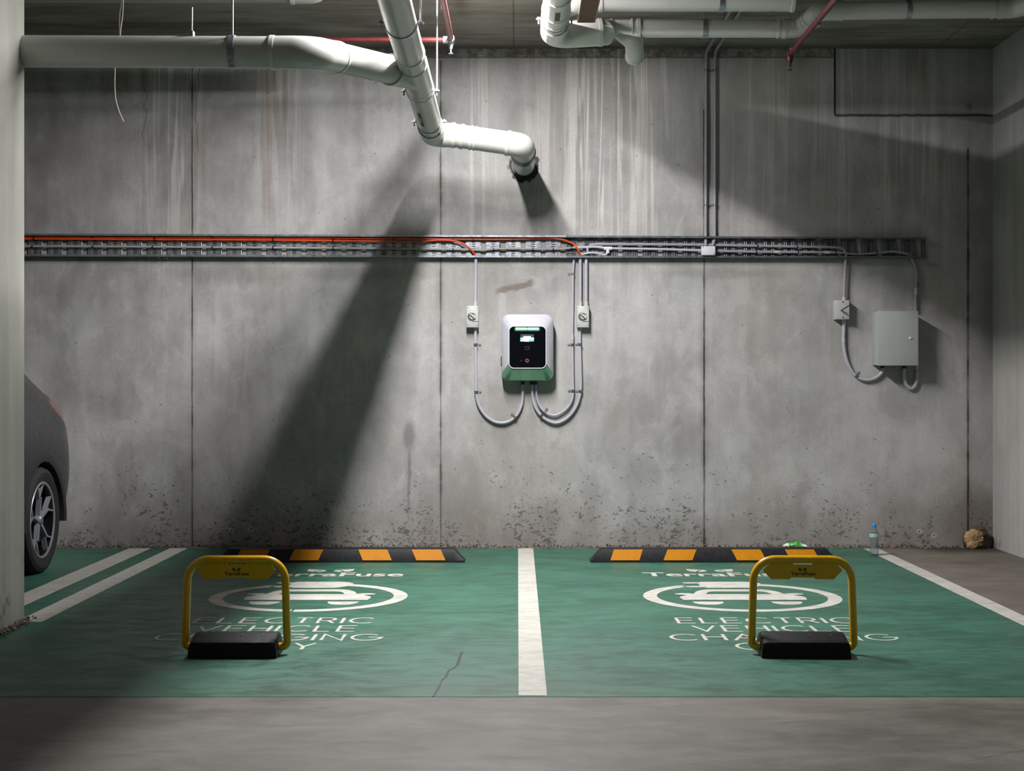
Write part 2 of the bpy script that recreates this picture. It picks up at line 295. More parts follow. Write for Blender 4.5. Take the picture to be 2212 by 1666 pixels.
# ------------------------------------------------------------------ mesh helpers
OFF = {}
class MB:
    def __init__(s): s.v = []; s.f = []; s.fm = []; s.mi = 0
    def face(s, pts):
        i = len(s.v); s.v += [Vector(p) for p in pts]; s.f.append(tuple(range(i, i+len(pts)))); s.fm.append(s.mi); return s
    def grid(s, rows, close_u=False, close_v=False):
        i = len(s.v); n = len(rows); m = len(rows[0])
        for r in rows: s.v += [Vector(p) for p in r]
        for a in range(n if close_u else n-1):
            for b in range(m if close_v else m-1):
                a2, b2 = (a+1) % n, (b+1) % m
                s.f.append((i+a*m+b, i+a*m+b2, i+a2*m+b2, i+a2*m+b)); s.fm.append(s.mi)
        return i
    def cap(s, i, n, flip=False):
        t = tuple(range(i, i+n)); s.f.append(t[::-1] if flip else t); s.fm.append(s.mi)
    def box(s, lo, hi, bev=0.0):
        x0, y0, z0 = lo; x1, y1, z1 = hi
        if bev <= 0:
            i = len(s.v); s.v += [Vector(p) for p in ((x0,y0,z0),(x1,y0,z0),(x1,y1,z0),(x0,y1,z0),(x0,y0,z1),(x1,y0,z1),(x1,y1,z1),(x0,y1,z1))]
            for q in ((3,2,1,0),(4,5,6,7),(0,1,5,4),(1,2,6,5),(2,3,7,6),(3,0,4,7)): s.f.append(tuple(i+k for k in q)); s.fm.append(s.mi)
        else:
            bm = bmesh.new(); bmesh.ops.create_cube(bm, size=1)
            for v in bm.verts: v.co = Vector((x0+(v.co.x+.5)*(x1-x0), y0+(v.co.y+.5)*(y1-y0), z0+(v.co.z+.5)*(z1-z0)))
            bmesh.ops.bevel(bm, geom=list(bm.edges), offset=bev, segments=2, affect='EDGES', profile=.5)
            s.addbm(bm)
        return s
    def addbm(s, bm, mat=None):
        bm.verts.index_update(); i = len(s.v)
        s.v += [(mat @ v.co if mat else v.co.copy()) for v in bm.verts]
        for f in bm.faces: s.f.append(tuple(i+v.index for v in f.verts)); s.fm.append(s.mi)
        bm.free(); return s
    def tube(s, pts, r, n=14, caps=True, inner=None):
        pts = [Vector(p) for p in pts]; k = len(pts); rr = r if isinstance(r, (list, tuple)) else [r]*k
        tan = []
        for i in range(k):
            d = (pts[min(i+1, k-1)]-pts[max(i-1, 0)])
            tan.append(d.normalized())
        ref = Vector((0, 0, 1)) if abs(tan[0].z) < .9 else Vector((0, 1, 0))
        nrm = (ref - tan[0]*ref.dot(tan[0])).normalized(); rows = []
        for i in range(k):
            if i: nrm = (nrm - tan[i]*nrm.dot(tan[i])).normalized()
            b = tan[i].cross(nrm)
            rows.append([pts[i] + (nrm*math.cos(2*PI*j/n) + b*math.sin(2*PI*j/n))*rr[i] for j in range(n)])
        i0 = s.grid(rows, close_v=True)
        if caps: s.cap(i0, n, True); s.cap(i0+(k-1)*n, n)
        return s
    def cyl(s, a, b, r, n=16): return s.tube([a, b], r, n)
    def ring(s, c, axis, r, w, t=.004, n=24):       # raised collar round a pipe
        c = Vector(c); a = Vector(axis).normalized()
        return s.tube([c-a*w/2, c-a*w/2*.98, c+a*w/2*.98, c+a*w/2], [r, r+t, r+t, r], n, caps=False)
    def lathe(s, prof, c, axis='Z', n=24):
        c = Vector(c); rows = []
        for r, h in prof:
            row = []
            for j in range(n):
                ca, sa = r*math.cos(2*PI*j/n), r*math.sin(2*PI*j/n)
                row.append(c + (Vector((ca, sa, h)) if axis == 'Z' else Vector((h, ca, sa)) if axis == 'X' else Vector((sa, h, ca))))
            rows.append(row)
        s.grid(rows, close_v=True); return s
    def prism(s, poly, a, u, v, w, bev=0.0):        # polygon (p, q) in plane a + p*u + q*v, extruded by w
        a, u, v, w = Vector(a), Vector(u), Vector(v), Vector(w); n = len(poly)
        bm = bmesh.new(); lo = [bm.verts.new(a+u*p+v*q) for p, q in poly]; f = bm.faces.new(lo)
        r = bmesh.ops.extrude_face_region(bm, geom=[f]); vs = [e for e in r['geom'] if isinstance(e, bmesh.types.BMVert)]
        bmesh.ops.translate(bm, verts=vs, vec=w); bmesh.ops.recalc_face_normals(bm, faces=list(bm.faces))
        if bev: bmesh.ops.bevel(bm, geom=list(bm.edges), offset=bev, segments=2, affect='EDGES', profile=.5)
        return s.addbm(bm)
    def build(s, name, mat, parent=None, smooth=True, label=None, recalc=True):
        off = OFF.get(parent.name, Vector()) if parent else Vector()
        me = bpy.data.meshes.new(name); me.from_pydata([v-off for v in s.v], [], s.f)
        for m in (mat if isinstance(mat, (list, tuple)) else [mat]): me.materials.append(m)
        for p, k in zip(me.polygons, s.fm): p.material_index = k
        if recalc:
            bm = bmesh.new(); bm.from_mesh(me); bmesh.ops.recalc_face_normals(bm, faces=list(bm.faces)); bm.to_mesh(me); bm.free()
        if smooth:
            for p in me.polygons: p.use_smooth = True
            me.set_sharp_from_angle(angle=math.radians(38))
        o = bpy.data.objects.new(name, me); COL.objects.link(o)
        if parent: o.parent = parent; OFF[o.name] = off
        if label: o['label'] = label
        return o
def tag(o, label, cat, group=None, kind=None):
    o['label'] = label
    if cat: o['category'] = cat
    if group: o['group'] = group
    if kind: o['kind'] = kind
    return o
def thing(name, loc, label, cat, group=None):
    o = bpy.data.objects.new(name, None); COL.objects.link(o); o.location = loc; o.empty_display_size = .05
    OFF[o.name] = Vector(loc); return tag(o, label, cat, group)
def struct(o): o['kind'] = 'structure'; return o
def dup(root, loc, label, rotz=0.0):
    r = root.copy(); COL.objects.link(r); r.location = loc; r.rotation_euler = (0, 0, rotz); r['label'] = label; OFF[r.name] = Vector(loc)
    for ch in list(root.children):
        c = ch.copy(); COL.objects.link(c); c.parent = r
        for gch in ch.children:
            d = gch.copy(); COL.objects.link(d); d.parent = c
    return r
def rounded(points, R, seg=8):                       # polyline with its corners turned into arcs
    pts = [Vector(p) for p in points]; out = [pts[0]]
    for i in range(1, len(pts)-1):
        a, p, b = pts[i-1], pts[i], pts[i+1]; d1 = (p-a).normalized(); d2 = (b-p).normalized()
        th = d1.angle(d2)
        if th < .02: out.append(p); continue
        Ri = R[i-1] if isinstance(R, (list, tuple)) else R
        T = min(Ri*math.tan(th/2), .49*(p-a).length, .49*(b-p).length); Rr = T/math.tan(th/2)
        n = (d2-d1*d1.dot(d2)).normalized(); c = p-d1*T+n*Rr
        for k in range(seg+1):
            q = th*k/seg; out.append(c - n*Rr*math.cos(q) + d1*Rr*math.sin(q))
    out.append(pts[-1]); return out
def spline(points, seg=6):
    P = [Vector(p) for p in points]; P = [P[0]*2-P[1]] + P + [P[-1]*2-P[-2]]; out = []
    for i in range(1, len(P)-2):
        a, b, c, d = P[i-1:i+3]
        for k in range(seg):
            t = k/seg; out.append(.5*((2*b)+(c-a)*t+(2*a-5*b+4*c-d)*t*t+(3*b-a-3*c+d)*t**3))
    out.append(P[-2]); return out
def rrect(x0, y0, x1, y1, r, seg=6):
    out = []
    for cx, cy, a0 in ((x1-r, y1-r, 0), (x0+r, y1-r, 90), (x0+r, y0+r, 180), (x1-r, y0+r, 270)):
        for k in range(seg+1):
            a = math.radians(a0+90*k/seg); out.append((cx+r*math.cos(a), cy+r*math.sin(a)))
    return out

# ------------------------------------------------------------------ the room shell
H = 3.642; XL, XR, YF = -8.6, 3.47, -15.2
def slab(name, lo, hi, mat):
    m = MB(); m.box(lo, hi); return struct(m.build(name, mat, smooth=False))
floor = slab('floor', (XL-.2, YF-.2, -.2), (XR+.2, .2, 0), M['floor'])
slab('wall_back', (XL-.2, 0, -.2), (XR+.2, .25, H+.2), M['wall'])
slab('wall_right', (XR, YF, -.2), (XR+.25, 0, H+.2), M['side_wall'])
slab('wall_left', (XL-.25, YF, -.2), (XL, 0, H+.2), M['side_wall'])
slab('wall_front', (XL-.2, YF-.25, -.2), (XR+.2, YF, H+.2), M['side_wall'])
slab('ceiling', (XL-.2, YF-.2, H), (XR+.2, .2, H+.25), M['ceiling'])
m = MB(); m.box((-2.95, -4.75, 0), (-2.475, -3.37, H), .008); struct(m.build('column', M['column'], smooth=False))

# gravel and chips along the foot of the walls
def chips(n, place):
    m = MB()
    for _ in range(n):
        c, s = place(); bm = bmesh.new(); bmesh.ops.create_icosphere(bm, subdivisions=1, radius=1)
        sx, sy, sz = (s*random.uniform(.5, 1.5) for _ in range(3)); q = Matrix.Rotation(random.uniform(0, 6), 4, 'Z') @ Matrix.Rotation(random.uniform(0, 3), 4, 'X')
        for v in bm.verts: v.co = q @ Vector((v.co.x*sx*random.uniform(.7, 1.3), v.co.y*sy, v.co.z*sz*.7))
        m.addbm(bm, Matrix.Translation(c))
    return m
def at_wall():
    x = random.uniform(-3.6, 3.42); t = random.random()**1.7
    return Vector((x, -.004-.06*t, .004+random.random()*.022*(1-t))), random.uniform(.0025, .0085)
g_ = chips(1900, at_wall).build('debris', M['debris'], smooth=False, recalc=False); tag(g_, 'loose grey-brown chips and grit strewn along the foot of the back wall', 'debris', kind='stuff')
def at_col():
    y = random.uniform(-4.6, -3.33); return Vector((-2.47+random.random()**2*.05, y, .004+random.random()*.02)), random.uniform(.003, .009)
g_ = chips(420, at_col).build('debris', M['debris'], smooth=False, recalc=False); tag(g_, 'crumbled grit lying along the foot of the concrete column', 'debris', kind='stuff')

# ------------------------------------------------------------------ floor paint (parts of the floor)
ZG, ZW = .0015, .003
m = MB(); m.face([(-8.0, -5.135, ZG), (2.56, -5.135, ZG), (2.56, -.075, ZG), (-8.0, -.075, ZG)])
m.build('green_paint', M['green'], floor, False, 'green paint covering the charging bays')
def stripe(x0, x1, y0, y1, label):
    m = MB(); m.face([(x0, y0, ZW), (x1, y0, ZW), (x1, y1, ZW), (x0, y1, ZW)]); m.build('painted_line', M['white_paint'], floor, False, label)
stripe(.004, .113, -5.12, -.08, 'white line between the two charging bays')
stripe(2.5, 2.61, -5.6, -.10, 'white line along the right edge of the green paint')
stripe(-2.52, -2.388, -3.372, -.08, 'white line beside the left charging bay, ending at the column')
stripe(-2.815, -2.655, -5.1, -.08, 'white line edging the bay of the parked car')
# hairline crack in the green paint
cp = [(998, 1409), (994, 1420), (988, 1437), (982, 1444), (969, 1450), (963, 1464), (955, 1470), (949, 1484), (943, 1494), (936, 1506)]
m = MB(); P = [fl(*p) for p in cp]
for a, b in zip(P, P[1:]):
    d = (b-a).normalized(); n = Vector((-d.y, d.x, 0))*random.uniform(.0025, .006); m.face([a-n+Vector((0, 0, ZW)), a+n+Vector((0, 0, ZW)), b+n+Vector((0, 0, ZW)), b-n+Vector((0, 0, ZW))])
m.build('floor_crack', M['black'], floor, False, 'dark ragged crack in the green paint')

# stroke lettering
def arc(cx, cy, rx, ry, a0, a1, n=18): return [(cx+rx*math.cos(math.radians(a0+(a1-a0)*k/n)), cy+ry*math.sin(math.radians(a0+(a1-a0)*k/n))) for k in range(n+1)]
GLY = {
 'E': (.62, [[(.62, 1), (0, 1), (0, 0), (.62, 0)], [(0, .52), (.56, .52)]]), 'L': (.55, [[(0, 1), (0, 0), (.55, 0)]]),
 'C': (.82, [arc(.5, .5, .5, .5, 48, 312)]), 'T': (.62, [[(0, 1), (.62, 1)], [(.31, 1), (.31, 0)]]),
 'R': (.62, [[(0, 0), (0, 1), (.36, 1)]+arc(.36, .74, .24, .26, 90, -90, 10)[1:]+[(0, .48)], [(.34, .48), (.62, 0)]]),
 'I': (.0, [[(0, 1), (0, 0)]]), 'V': (.8, [[(0, 1), (.4, 0), (.8, 1)]]), 'H': (.68, [[(0, 1), (0, 0)], [(.68, 1), (.68, 0)], [(0, .5), (.68, .5)]]),
 'A': (.8, [[(0, 0), (.4, 1), (.8, 0)], [(.15, .36), (.65, .36)]]), 'N': (.68, [[(0, 0), (0, 1), (.68, 0), (.68, 1)]]),
 'G': (.92, [arc(.5, .5, .5, .5, 48, 360)+[(.56, .5)]]), 'O': (1.0, [arc(.5, .5, .5, .5, 0, 360, 30)]),
 'Y': (.72, [[(0, 1), (.36, .46), (.72, 1)], [(.36, .46), (.36, 0)]]) }
def ribbon(m, pts, w, z):
    n = len(pts); P = [Vector((p[0], p[1], 0)) for p in pts]; closed = (P[0]-P[-1]).length < 1e-6; L = []; Rr = []
    for i in range(n):
        d1 = (P[i]-P[i-1]) if i else ((P[0]-P[-2]) if closed else P[1]-P[0]); d2 = (P[i+1]-P[i]) if i < n-1 else ((P[1]-P[0]) if closed else P[i]-P[i-1])
        d1 = d1.normalized(); d2 = d2.normalized(); n1 = Vector((-d1.y, d1.x, 0)); n2 = Vector((-d2.y, d2.x, 0)); b = (n1+n2)
        b = b.normalized() if b.length > 1e-4 else n1; k = min(2.6, 1/max(.2, b.dot(n1)))
        L.append(P[i]+b*w/2*k+Vector((0, 0, z))); Rr.append(P[i]-b*w/2*k+Vector((0, 0, z)))
    m.grid([L, Rr])
def word(m, text, xc, y0, width, h, w=.019):
    gap = .3; tot = sum(GLY[c][0] for c in text)+gap*(len(text)-1); k = width/tot; x = xc-width/2
    for c in text:
        for j, st in enumerate(GLY[c][1]): ribbon(m, [(x+p*k, y0+q*h) for p, q in st], w, ZW+.0004*j)
        x += (GLY[c][0]+gap)*k
def text_mesh(body, bold=.012):
    cu = bpy.data.curves.new('lettering', 'FONT'); cu.body = body; cu.size = 1; cu.offset = bold; cu.resolution_u = 5
    o = bpy.data.objects.new('lettering', cu); COL.objects.link(o); dg = bpy.context.evaluated_depsgraph_get()
    me = bpy.data.meshes.new_from_object(o.evaluated_get(dg)); vs = [v.co.copy() for v in me.vertices]; fs = [tuple(p.vertices) for p in me.polygons]
    bpy.data.objects.remove(o); bpy.data.curves.remove(cu); bpy.data.meshes.remove(me); return vs, fs
TV, TF = text_mesh('TerraFuse', .018)
tx0, tx1 = min(v.x for v in TV), max(v.x for v in TV); ty1 = max(v.y for v in TV)
LEAF = [[(1, 1), (1.02, .5), (.9, .18), (.66, .02), (.62, .22), (.42, .55)], [(.9, .99), (.5, .84), (.2, .62), (.08, .38), (.2, .12), (.45, 0), (.55, .03), (.50, .24), (.30, .58)]]
def logo(m, a, u, v, width, caph, leaf_h, leaf_w):          # lettering with two leaves above it
    a, u, v = Vector(a), Vector(u), Vector(v); i = len(m.v)
    m.v += [a+u*((p.x-(tx0+tx1)/2)/(tx1-tx0)*width)+v*(p.y/.73*caph) for p in TV]
    for f in TF: m.f.append(tuple(i+k for k in f)); m.fm.append(m.mi)
    for s in (-1, 1):
        for half in LEAF: m.face([a+u*(-.02*width+s*(.012*width+p*leaf_w))+v*(caph*1.12+q*leaf_h) for p, q in half])
def emblem(xc, yc, lab):
    m = MB(); Z = lambda p, k=0: (xc+p[0], yc+p[1], ZW+.0004*k)
    # cable ring, open at the upper left
    for a0, a1 in ((70, 4.6), (3.9, -91), (-92.4, -175), (-175.7, -235)):
        m.grid([[Z(p) for p in arc(0, 0, .552, .545, a0, a1, 26)], [Z(p) for p in arc(0, 0, .474, .470, a0, a1, 26)]])
    m.face([Z(p, 1) for p in arc(-.294, .416, .0385, .0385, 35, 215, 8)])
    # plug
    m.face([Z(p, 1) for p in [(-.16, .615), (.10, .622), (.15, .60), (.19, .55), (.19, .47), (.15, .40), (.10, .352), (-.14, .352), (-.18, .40), (-.18, .57)]])
    for y0 in (.535, .375): m.face([Z(p, 2) for p in arc(-.245, y0+.026, .026, .026, 90, 270, 6)+[(-.17, y0), (-.17, y0+.052)]])
    # car: cabin with window, body with mirrors, two wheels
    co = [(-.262, .09), (-.235, .20), (-.20, .262), (-.16, .292), (.16, .292), (.20, .262), (.235, .20), (.262, .09)]
    ci = [(-.19, .09), (-.172, .165), (-.155, .195), (-.13, .205), (.13, .205), (.155, .195), (.172, .165), (.19, .09)]
    m.grid([[Z(p) for p in co], [Z(p) for p in ci]])
    m.face([Z(p, 2) for p in [(-.34, -.13), (-.352, -.05), (-.345, 0), (-.31, .05), (-.27, .092), (.27, .092), (.31, .05), (.345, 0), (.352, -.05), (.34, -.13)]])
    for s in (-1, 1):
        m.face([Z((s*p, q), 1) for p, q in [(.262, .07), (.30, .065), (.36, .085), (.365, .115), (.33, .135), (.28, .13), (.255, .10)]][::s])
        m.face([Z((s*p, q)) for p, q in [(.13, -.185), (.30, -.185), (.295, -.24), (.27, -.285), (.24, -.30), (.19, -.30), (.16, -.285), (.135, -.24)]][::s])
    m.build('painted_emblem', M['white_paint'], floor, False, f'white car and charging plug emblem in a ring, {lab}', recalc=False)
for xc, lab in ((-1.178, 'left charging bay'), (1.25, 'right charging bay')):
    emblem(xc+.008, -2.50, lab)
    m = MB(); logo(m, (xc, -1.625, ZW), (1, 0, 0), (0, 1, 0), .93, .185, .15, .135); m.build('painted_lettering', M['white_paint'], floor, False, f'white TerraFuse wordmark with leaves, {lab}', recalc=False)
    m = MB()
    for t, yc, w in (('ELECTRIC', -3.33, .885), ('VEHICLE', -3.572, .775), ('CHARGING', -3.82, 1.05), ('ONLY', -4.06, .50)): word(m, t, xc, yc-.082, w, .164, .017)
    m.build('painted_lettering', M['white_paint'], floor, False, f'white ELECTRIC VEHICLE CHARGING ONLY lettering, {lab}', recalc=False)

# ------------------------------------------------------------------ wheel stops
def wheel_stop():
    root = thing('wheel_stop', (0, 0, 0), 'black rubber wheel stop with four yellow patches, left charging bay', 'wheel stop', 'wheel stops by the back wall')
    L = 1.66; h = .092; prof = lambda u, e: None
    m = MB(); rows = []
    for x, k, dz in ((-L/2, .0, .012), (-L/2+.006, 0, .018), (-L/2+.075, 1, 0), (L/2-.075, 1, 0), (L/2-.006, 0, .018), (L/2, 0, .012)):
        z = h if k else dz; f = .035 if k else .004
        rows.append([(x, -.08, 0), (x, -.08, min(z, .012)), (x, -.08+f, z*.94), (x, -.08+f+.012, z), (x, .045, z), (x, .058, z*.94), (x, .08, min(z, .012)), (x, .08, 0)])
    i = m.grid(rows); m.cap(i, 8, True); m.cap(i+5*8, 8)
    m.build('stop_body', M['rubber_stop'], root)
    for bx, tx in ((-.60, -.575), (-.246, -.215), (.246, .213), (.604, .571)):
        m = MB(); w = .097; e = .0015
        lo = Vector((0, -.0795, .016)); hi = Vector((0, -.0465, .0845)); n = Vector((0, -.9, .42)).normalized()*e
        A = [Vector((bx-w, lo.y, lo.z)), Vector((bx+w, lo.y, lo.z)), Vector((tx+w, hi.y, hi.z)), Vector((tx-w, hi.y, hi.z))]
        m.grid([[p for p in A], [p+n*2 for p in A]], close_v=True); m.face([p+n*2 for p in A]); m.build('yellow_patch', M['stop_yellow'], root, False)
    return root
ws = wheel_stop(); ws.location = (-1.183, -.84, 0)
dup(ws, (1.317, -.84, 0), 'black rubber wheel stop with four yellow patches, right charging bay, green wrapper on it')

# ------------------------------------------------------------------ parking barriers
def parking_barrier():
    root = thing('parking_barrier', (0, 0, 0), 'raised yellow hoop parking barrier with TerraFuse plate, left charging bay', 'parking barrier', 'raised parking barriers')
    m = MB(); rows = []
    prof = [(-.11, .0), (-.105, .055), (-.098, .070), (-.085, .076), (-.05, .082), (-.02, .094), (.02, .099), (.06, .094), (.09, .07), (.105, .03), (.11, 0)]
    xs = [(-.190, .35, 0), (-.1895, .72, 0), (-.187, .88, 0), (-.181, .965, 0), (-.168, 1, 0), (.168, 1, 0), (.181, .965, 0), (.187, .88, 0), (.1895, .72, 0), (.190, .35, 0)]
    for x, kz, _ in xs: rows.append([(x + math.copysign(.004*(1-q/.1), x), p*(1 if abs(x) < .17 else .97), q*kz) for p, q in prof])
    i = m.grid(rows); m.cap(i, len(prof), True); m.cap(i+(len(xs)-1)*len(prof), len(prof)); m.build('base_housing', M['rubber'], root)
    for x, y, z in ((-.11, .03, .0985), (-.035, .03, .0985), (.03, -.03, .091), (.12, -.03, .091)):
        m = MB(); m.lathe([(.004, 0), (.004, .002), (.001, .003)], (x, y, z-.001), n=8); m.build('screw', M['steel'], root)
    # hoop
    y0 = .0; pts = [(-.18, y0, .036), (-.226, y0, .036), (-.214, y0, .422), (.214, y0, .422), (.226, y0, .036), (.18, y0, .036)]
    m = MB(); m.tube(rounded(pts, [.055, .095, .095, .055], 10), .0172, 16); m.build('hoop', M['yellow'], root)
    # plate
    k = .000305; X = lambda zx: (zx-950)*k; Zc = lambda zy: .439-(zy-125)*k
    P = [(372, 345), (495, 470), (755, 472), (785, 447), (1115, 447), (1135, 470), (1400, 470), (1525, 340), (1455, 262), (1330, 205), (1115, 200), (1085, 258), (820, 258), (790, 200), (575, 205), (450, 262)]
    m = MB(); m.prism([(X(a), Zc(b)) for a, b in P], (0, .0, 0), (1, 0, 0), (0, 0, 1), (0, .004, 0)); pl = m.build('sign_plate', M['yellow'], root, False)
    m = MB(); logo(m, (.002, -.0012, Zc(412)), (1, 0, 0), (0, 0, 1), .108, .0155, .0165, .0155); m.build('plate_lettering', M['line_mark'], pl, False, 'black TerraFuse wordmark with leaves', recalc=False)
    return root
pb = parking_barrier(); pb.location = (-1.2447, -4.25, 0)
dup(pb, (1.262, -4.25, 0), 'raised yellow hoop parking barrier with TerraFuse plate, right charging bay', math.radians(-1.5))
# ------------------------------------------------------------------ EV charger on the wall
def charger():
    cx, cz = .0713, 1.457; S = .000595      # metres per survey unit
    root = thing('wall_charger', (cx, 0, cz), 'silver-white wall charger with black glass front, green light bar and green chin', 'charger')
    X = lambda zx: cx+(zx-886.5)*S; Zc = lambda zy: cz-(zy-611.5)*S
    OUT = rrect(X(573), Zc(1018), X(1200), Zc(205), .056, 8); IN = rrect(X(661), Zc(865), X(1113), Zc(354), .036, 8)
    n = len(OUT); mid = [((o[0]*.93+q[0]*.07), (o[1]*.93+q[1]*.07)) for o, q in zip(OUT, IN)]
    rows = [[(p[0], -.05, p[1]) for p in OUT], [(p[0], -.118, p[1]) for p in OUT], [(p[0], -.131, p[1]) for p in mid], [(p[0], -.172, p[1]) for p in IN]]
    sil, gre = MB(), MB()
    zc = Zc(868); xl, xr = X(640), X(1135)
    def is_green(q):
        c = sum((Vector(p) for p in q), Vector())/4; return c.z < Zc(868)+.002 and xl-.02 < c.x < xr+.03 and c.y < -.045
    for a, b in zip(rows, rows[1:]):
        for k in range(n):
            q = [a[k], a[(k+1) % n], b[(k+1) % n], b[k]]; (gre if is_green(q) else sil).face(q)
    sil.face([(p[0], -.05, p[1]) for p in OUT][::-1]); sil.face([(p[0], -.1715, p[1]) for p in IN])
    for mb in (sil, gre):
        bm = bmesh.new(); vs = [bm.verts.new(v) for v in mb.v]
        for f in mb.f: bm.faces.new([vs[i] for i in f])
        bmesh.ops.remove_doubles(bm, verts=list(bm.verts), dist=.0003); mb.v = []; mb.f = []; mb.fm = []; mb.addbm(bm)
    sil.build('casing', M['silver'], root); gre.build('lower_band', M['soft_green'], root, label='muted green lower band')
    m = MB(); m.box((cx-.14, -.05, cz-.17), (cx+.15, 0, cz+.2), .006); m.build('back_box', M['black'], root)
    m = MB(); o = rrect(X(659), Zc(867), X(1115), Zc(352), .037, 8); i_ = rrect(X(668), Zc(858), X(1106), Zc(361), .032, 8)
    m.grid([[(p[0], -.170, p[1]) for p in o], [(p[0], -.1765, p[1]) for p in o], [(p[0], -.1765, p[1]) for p in i_], [(p[0], -.172, p[1]) for p in i_]], close_v=True); m.build('panel_rim', M['white_trim'], root)
    m = MB(); m.prism(i_, (0, -.175, 0), (1, 0, 0), (0, 0, 1), (0, .004, 0)); fp = m.build('front_panel', M['gloss_black'], root, False)
    e = -.1755
    m = MB(); m.prism(rrect(X(728), Zc(418), X(1040), Zc(362), .012, 5), (0, e, 0), (1, 0, 0), (0, 0, 1), (0, .0006, 0)); m.build('light_halo', M['halo_green'], fp, False)
    m = MB()
    for a, b in ((740, 884), (884, 1026)): m.prism(rrect(X(a), Zc(403), X(b), Zc(373), .008, 5), (0, e-.0008, 0), (1, 0, 0), (0, 0, 1), (0, .0008, 0))
    m.build('light_bar', M['glow_green'], fp, False)
    m = MB(); m.prism([(X(803), Zc(500)), (X(962), Zc(500)), (X(962), Zc(453)), (X(803), Zc(453))], (0, e, 0), (1, 0, 0), (0, 0, 1), (0, .0005, 0))
    m.mi = 1; m.prism([(X(a), Zc(b)) for a, b in ((800, 540), (835, 540), (860, 543), (905, 543), (905, 520), (965, 518), (965, 494), (928, 494), (928, 476), (838, 476), (838, 494), (800, 494))], (0, e-.0006, 0), (1, 0, 0), (0, 0, 1), (0, .0005, 0))
    m.mi = 2; m.prism([(X(a), Zc(b)) for a, b in ((905, 541), (963, 540), (963, 520), (905, 522))], (0, e-.0006, 0), (1, 0, 0), (0, 0, 1), (0, .0005, 0))
    m.prism([(X(a), Zc(b)) for a, b in ((800, 520), (822, 520), (818, 496), (800, 496))], (0, e-.0009, 0), (1, 0, 0), (0, 0, 1), (0, .0004, 0))
    m.build('screen', [M['screen_blue'], M['screen_white'], M['screen_cyan']], fp, False)
    m = MB(); pts = [(852, 612), (868, 602), (912, 602), (912, 622), (898, 640), (852, 640)]
    m.tube([(X(a), e, Zc(b)) for a, b in pts+pts[:1]], .0011, 6); m.tube([(X(a), e, Zc(b)) for a, b in ((866, 612), (900, 612), (900, 632))], .0008, 6); m.build('card_symbol', M['faint_print'], fp)
    m = MB(); m.lathe([(.0065, 0), (.0135, 0), (.0135, -.001), (.0065, -.001), (.0065, 0)], (X(882), e, Zc(772)), 'Y', 24); m.build('round_button', M['ring_orange'], fp, label='orange ringed button')
    m = MB(); m.lathe([(0, -.0005), (.004, -.0005), (.004, 0)], (X(810), e, Zc(772)), 'Y', 12); m.build('indicator_dot', M['faint_print'], fp)
    m = MB(); m.box((X(572)-.006, -.10, Zc(840)), (X(576), -.06, Zc(715)), .002); m.build('side_latch', M['black'], root)
    for zx in (830, 938, 988): MB().cyl((X(zx), -.026, Zc(1005)), (X(zx), -.026, Zc(1062)), .0135, 16).build('cable_gland', M['black'], root)
charger()

# ------------------------------------------------------------------ isolators and boxes
def isolator():
    root = thing('isolator_switch', (0, 0, 0), 'light grey rotary isolator switch left of the wall charger', 'switch', 'isolators beside the charger')
    m = MB(); m.box((-.0445, -.062, -.079), (.0445, 0, .079), .004); m.build('enclosure', M['box_grey'], root)
    m = MB(); m.box((-.0425, -.069, -.077), (.0425, -.0605, .077), .003); lid = m.build('cover', M['box_grey'], root)
    for x in (-.034, .034):
        for z in (-.062, .065): m = MB(); m.lathe([(0, -.0012), (.0035, -.0012), (.0035, .001)], (x, -.069, z), 'Y', 10); m.build('screw', M['box_dark'], lid)
    # recessed dial with a slanted grip and the crescent guard below
    m = MB(); m.lathe([(0, -.0008), (.031, -.0008), (.031, .001)], (-.004, -.0692, .0), 'Y', 32); d = m.build('dial_recess', M['box_dark'], root)
    m = MB(); m.lathe([(0, -.007), (.0235, -.007), (.0255, -.004), (.0255, 0)], (.0015, -.069, .0045), 'Y', 32); d2 = m.build('dial', M['box_grey'], root)
    m = MB(); a = math.radians(-38); u = Vector((math.cos(a), 0, math.sin(a))); v = Vector((-u.z, 0, u.x))
    m.prism(rrect(-.026, -.0075, .026, .0075, .003, 3), (.0015, -.0775, .0045), u, v, (0, .002, 0)); gr = m.build('grip', M['box_grey'], d2)
    m = MB(); m.prism([(-.027, -.011), (.025, -.011), (.022, -.002), (-.022, -.002)], (.0015, -.0785, .0045), u, v, (0, .001, 0)); m.build('grip_shadow_gap', M['box_dark'], d2, False)
    m = MB(); P = arc(.0015, .0045, .0225, .0225, 165, 25, 14)
    ring = MB(); L = [Vector((p[0], -.0765, p[1])) for p in P]; L2 = [Vector((.0015+(p[0]-.0015)*.6, -.0765, .0045+(p[1]-.0045)*.6)) for p in P]; ring.grid([L, L2]); ring.build('dial_notch', M['box_dark'], d2, False)
    m = MB(); P = [(.0415, -.034), (.012, -.034), (.0, -.037)]; m.tube([(x, -.0695, z) for x, z in P], .0022, 6); m.build('guard_edge', M['box_dark'], root)
    return root
iz = wl(0, 684.5, .06).z
i1 = isolator(); i1.location = (wl(1020.5, 0, .06).x, 0, iz)
dup(i1, (wl(1259.5, 0, .06).x, 0, iz), 'light grey rotary isolator switch right of the wall charger')
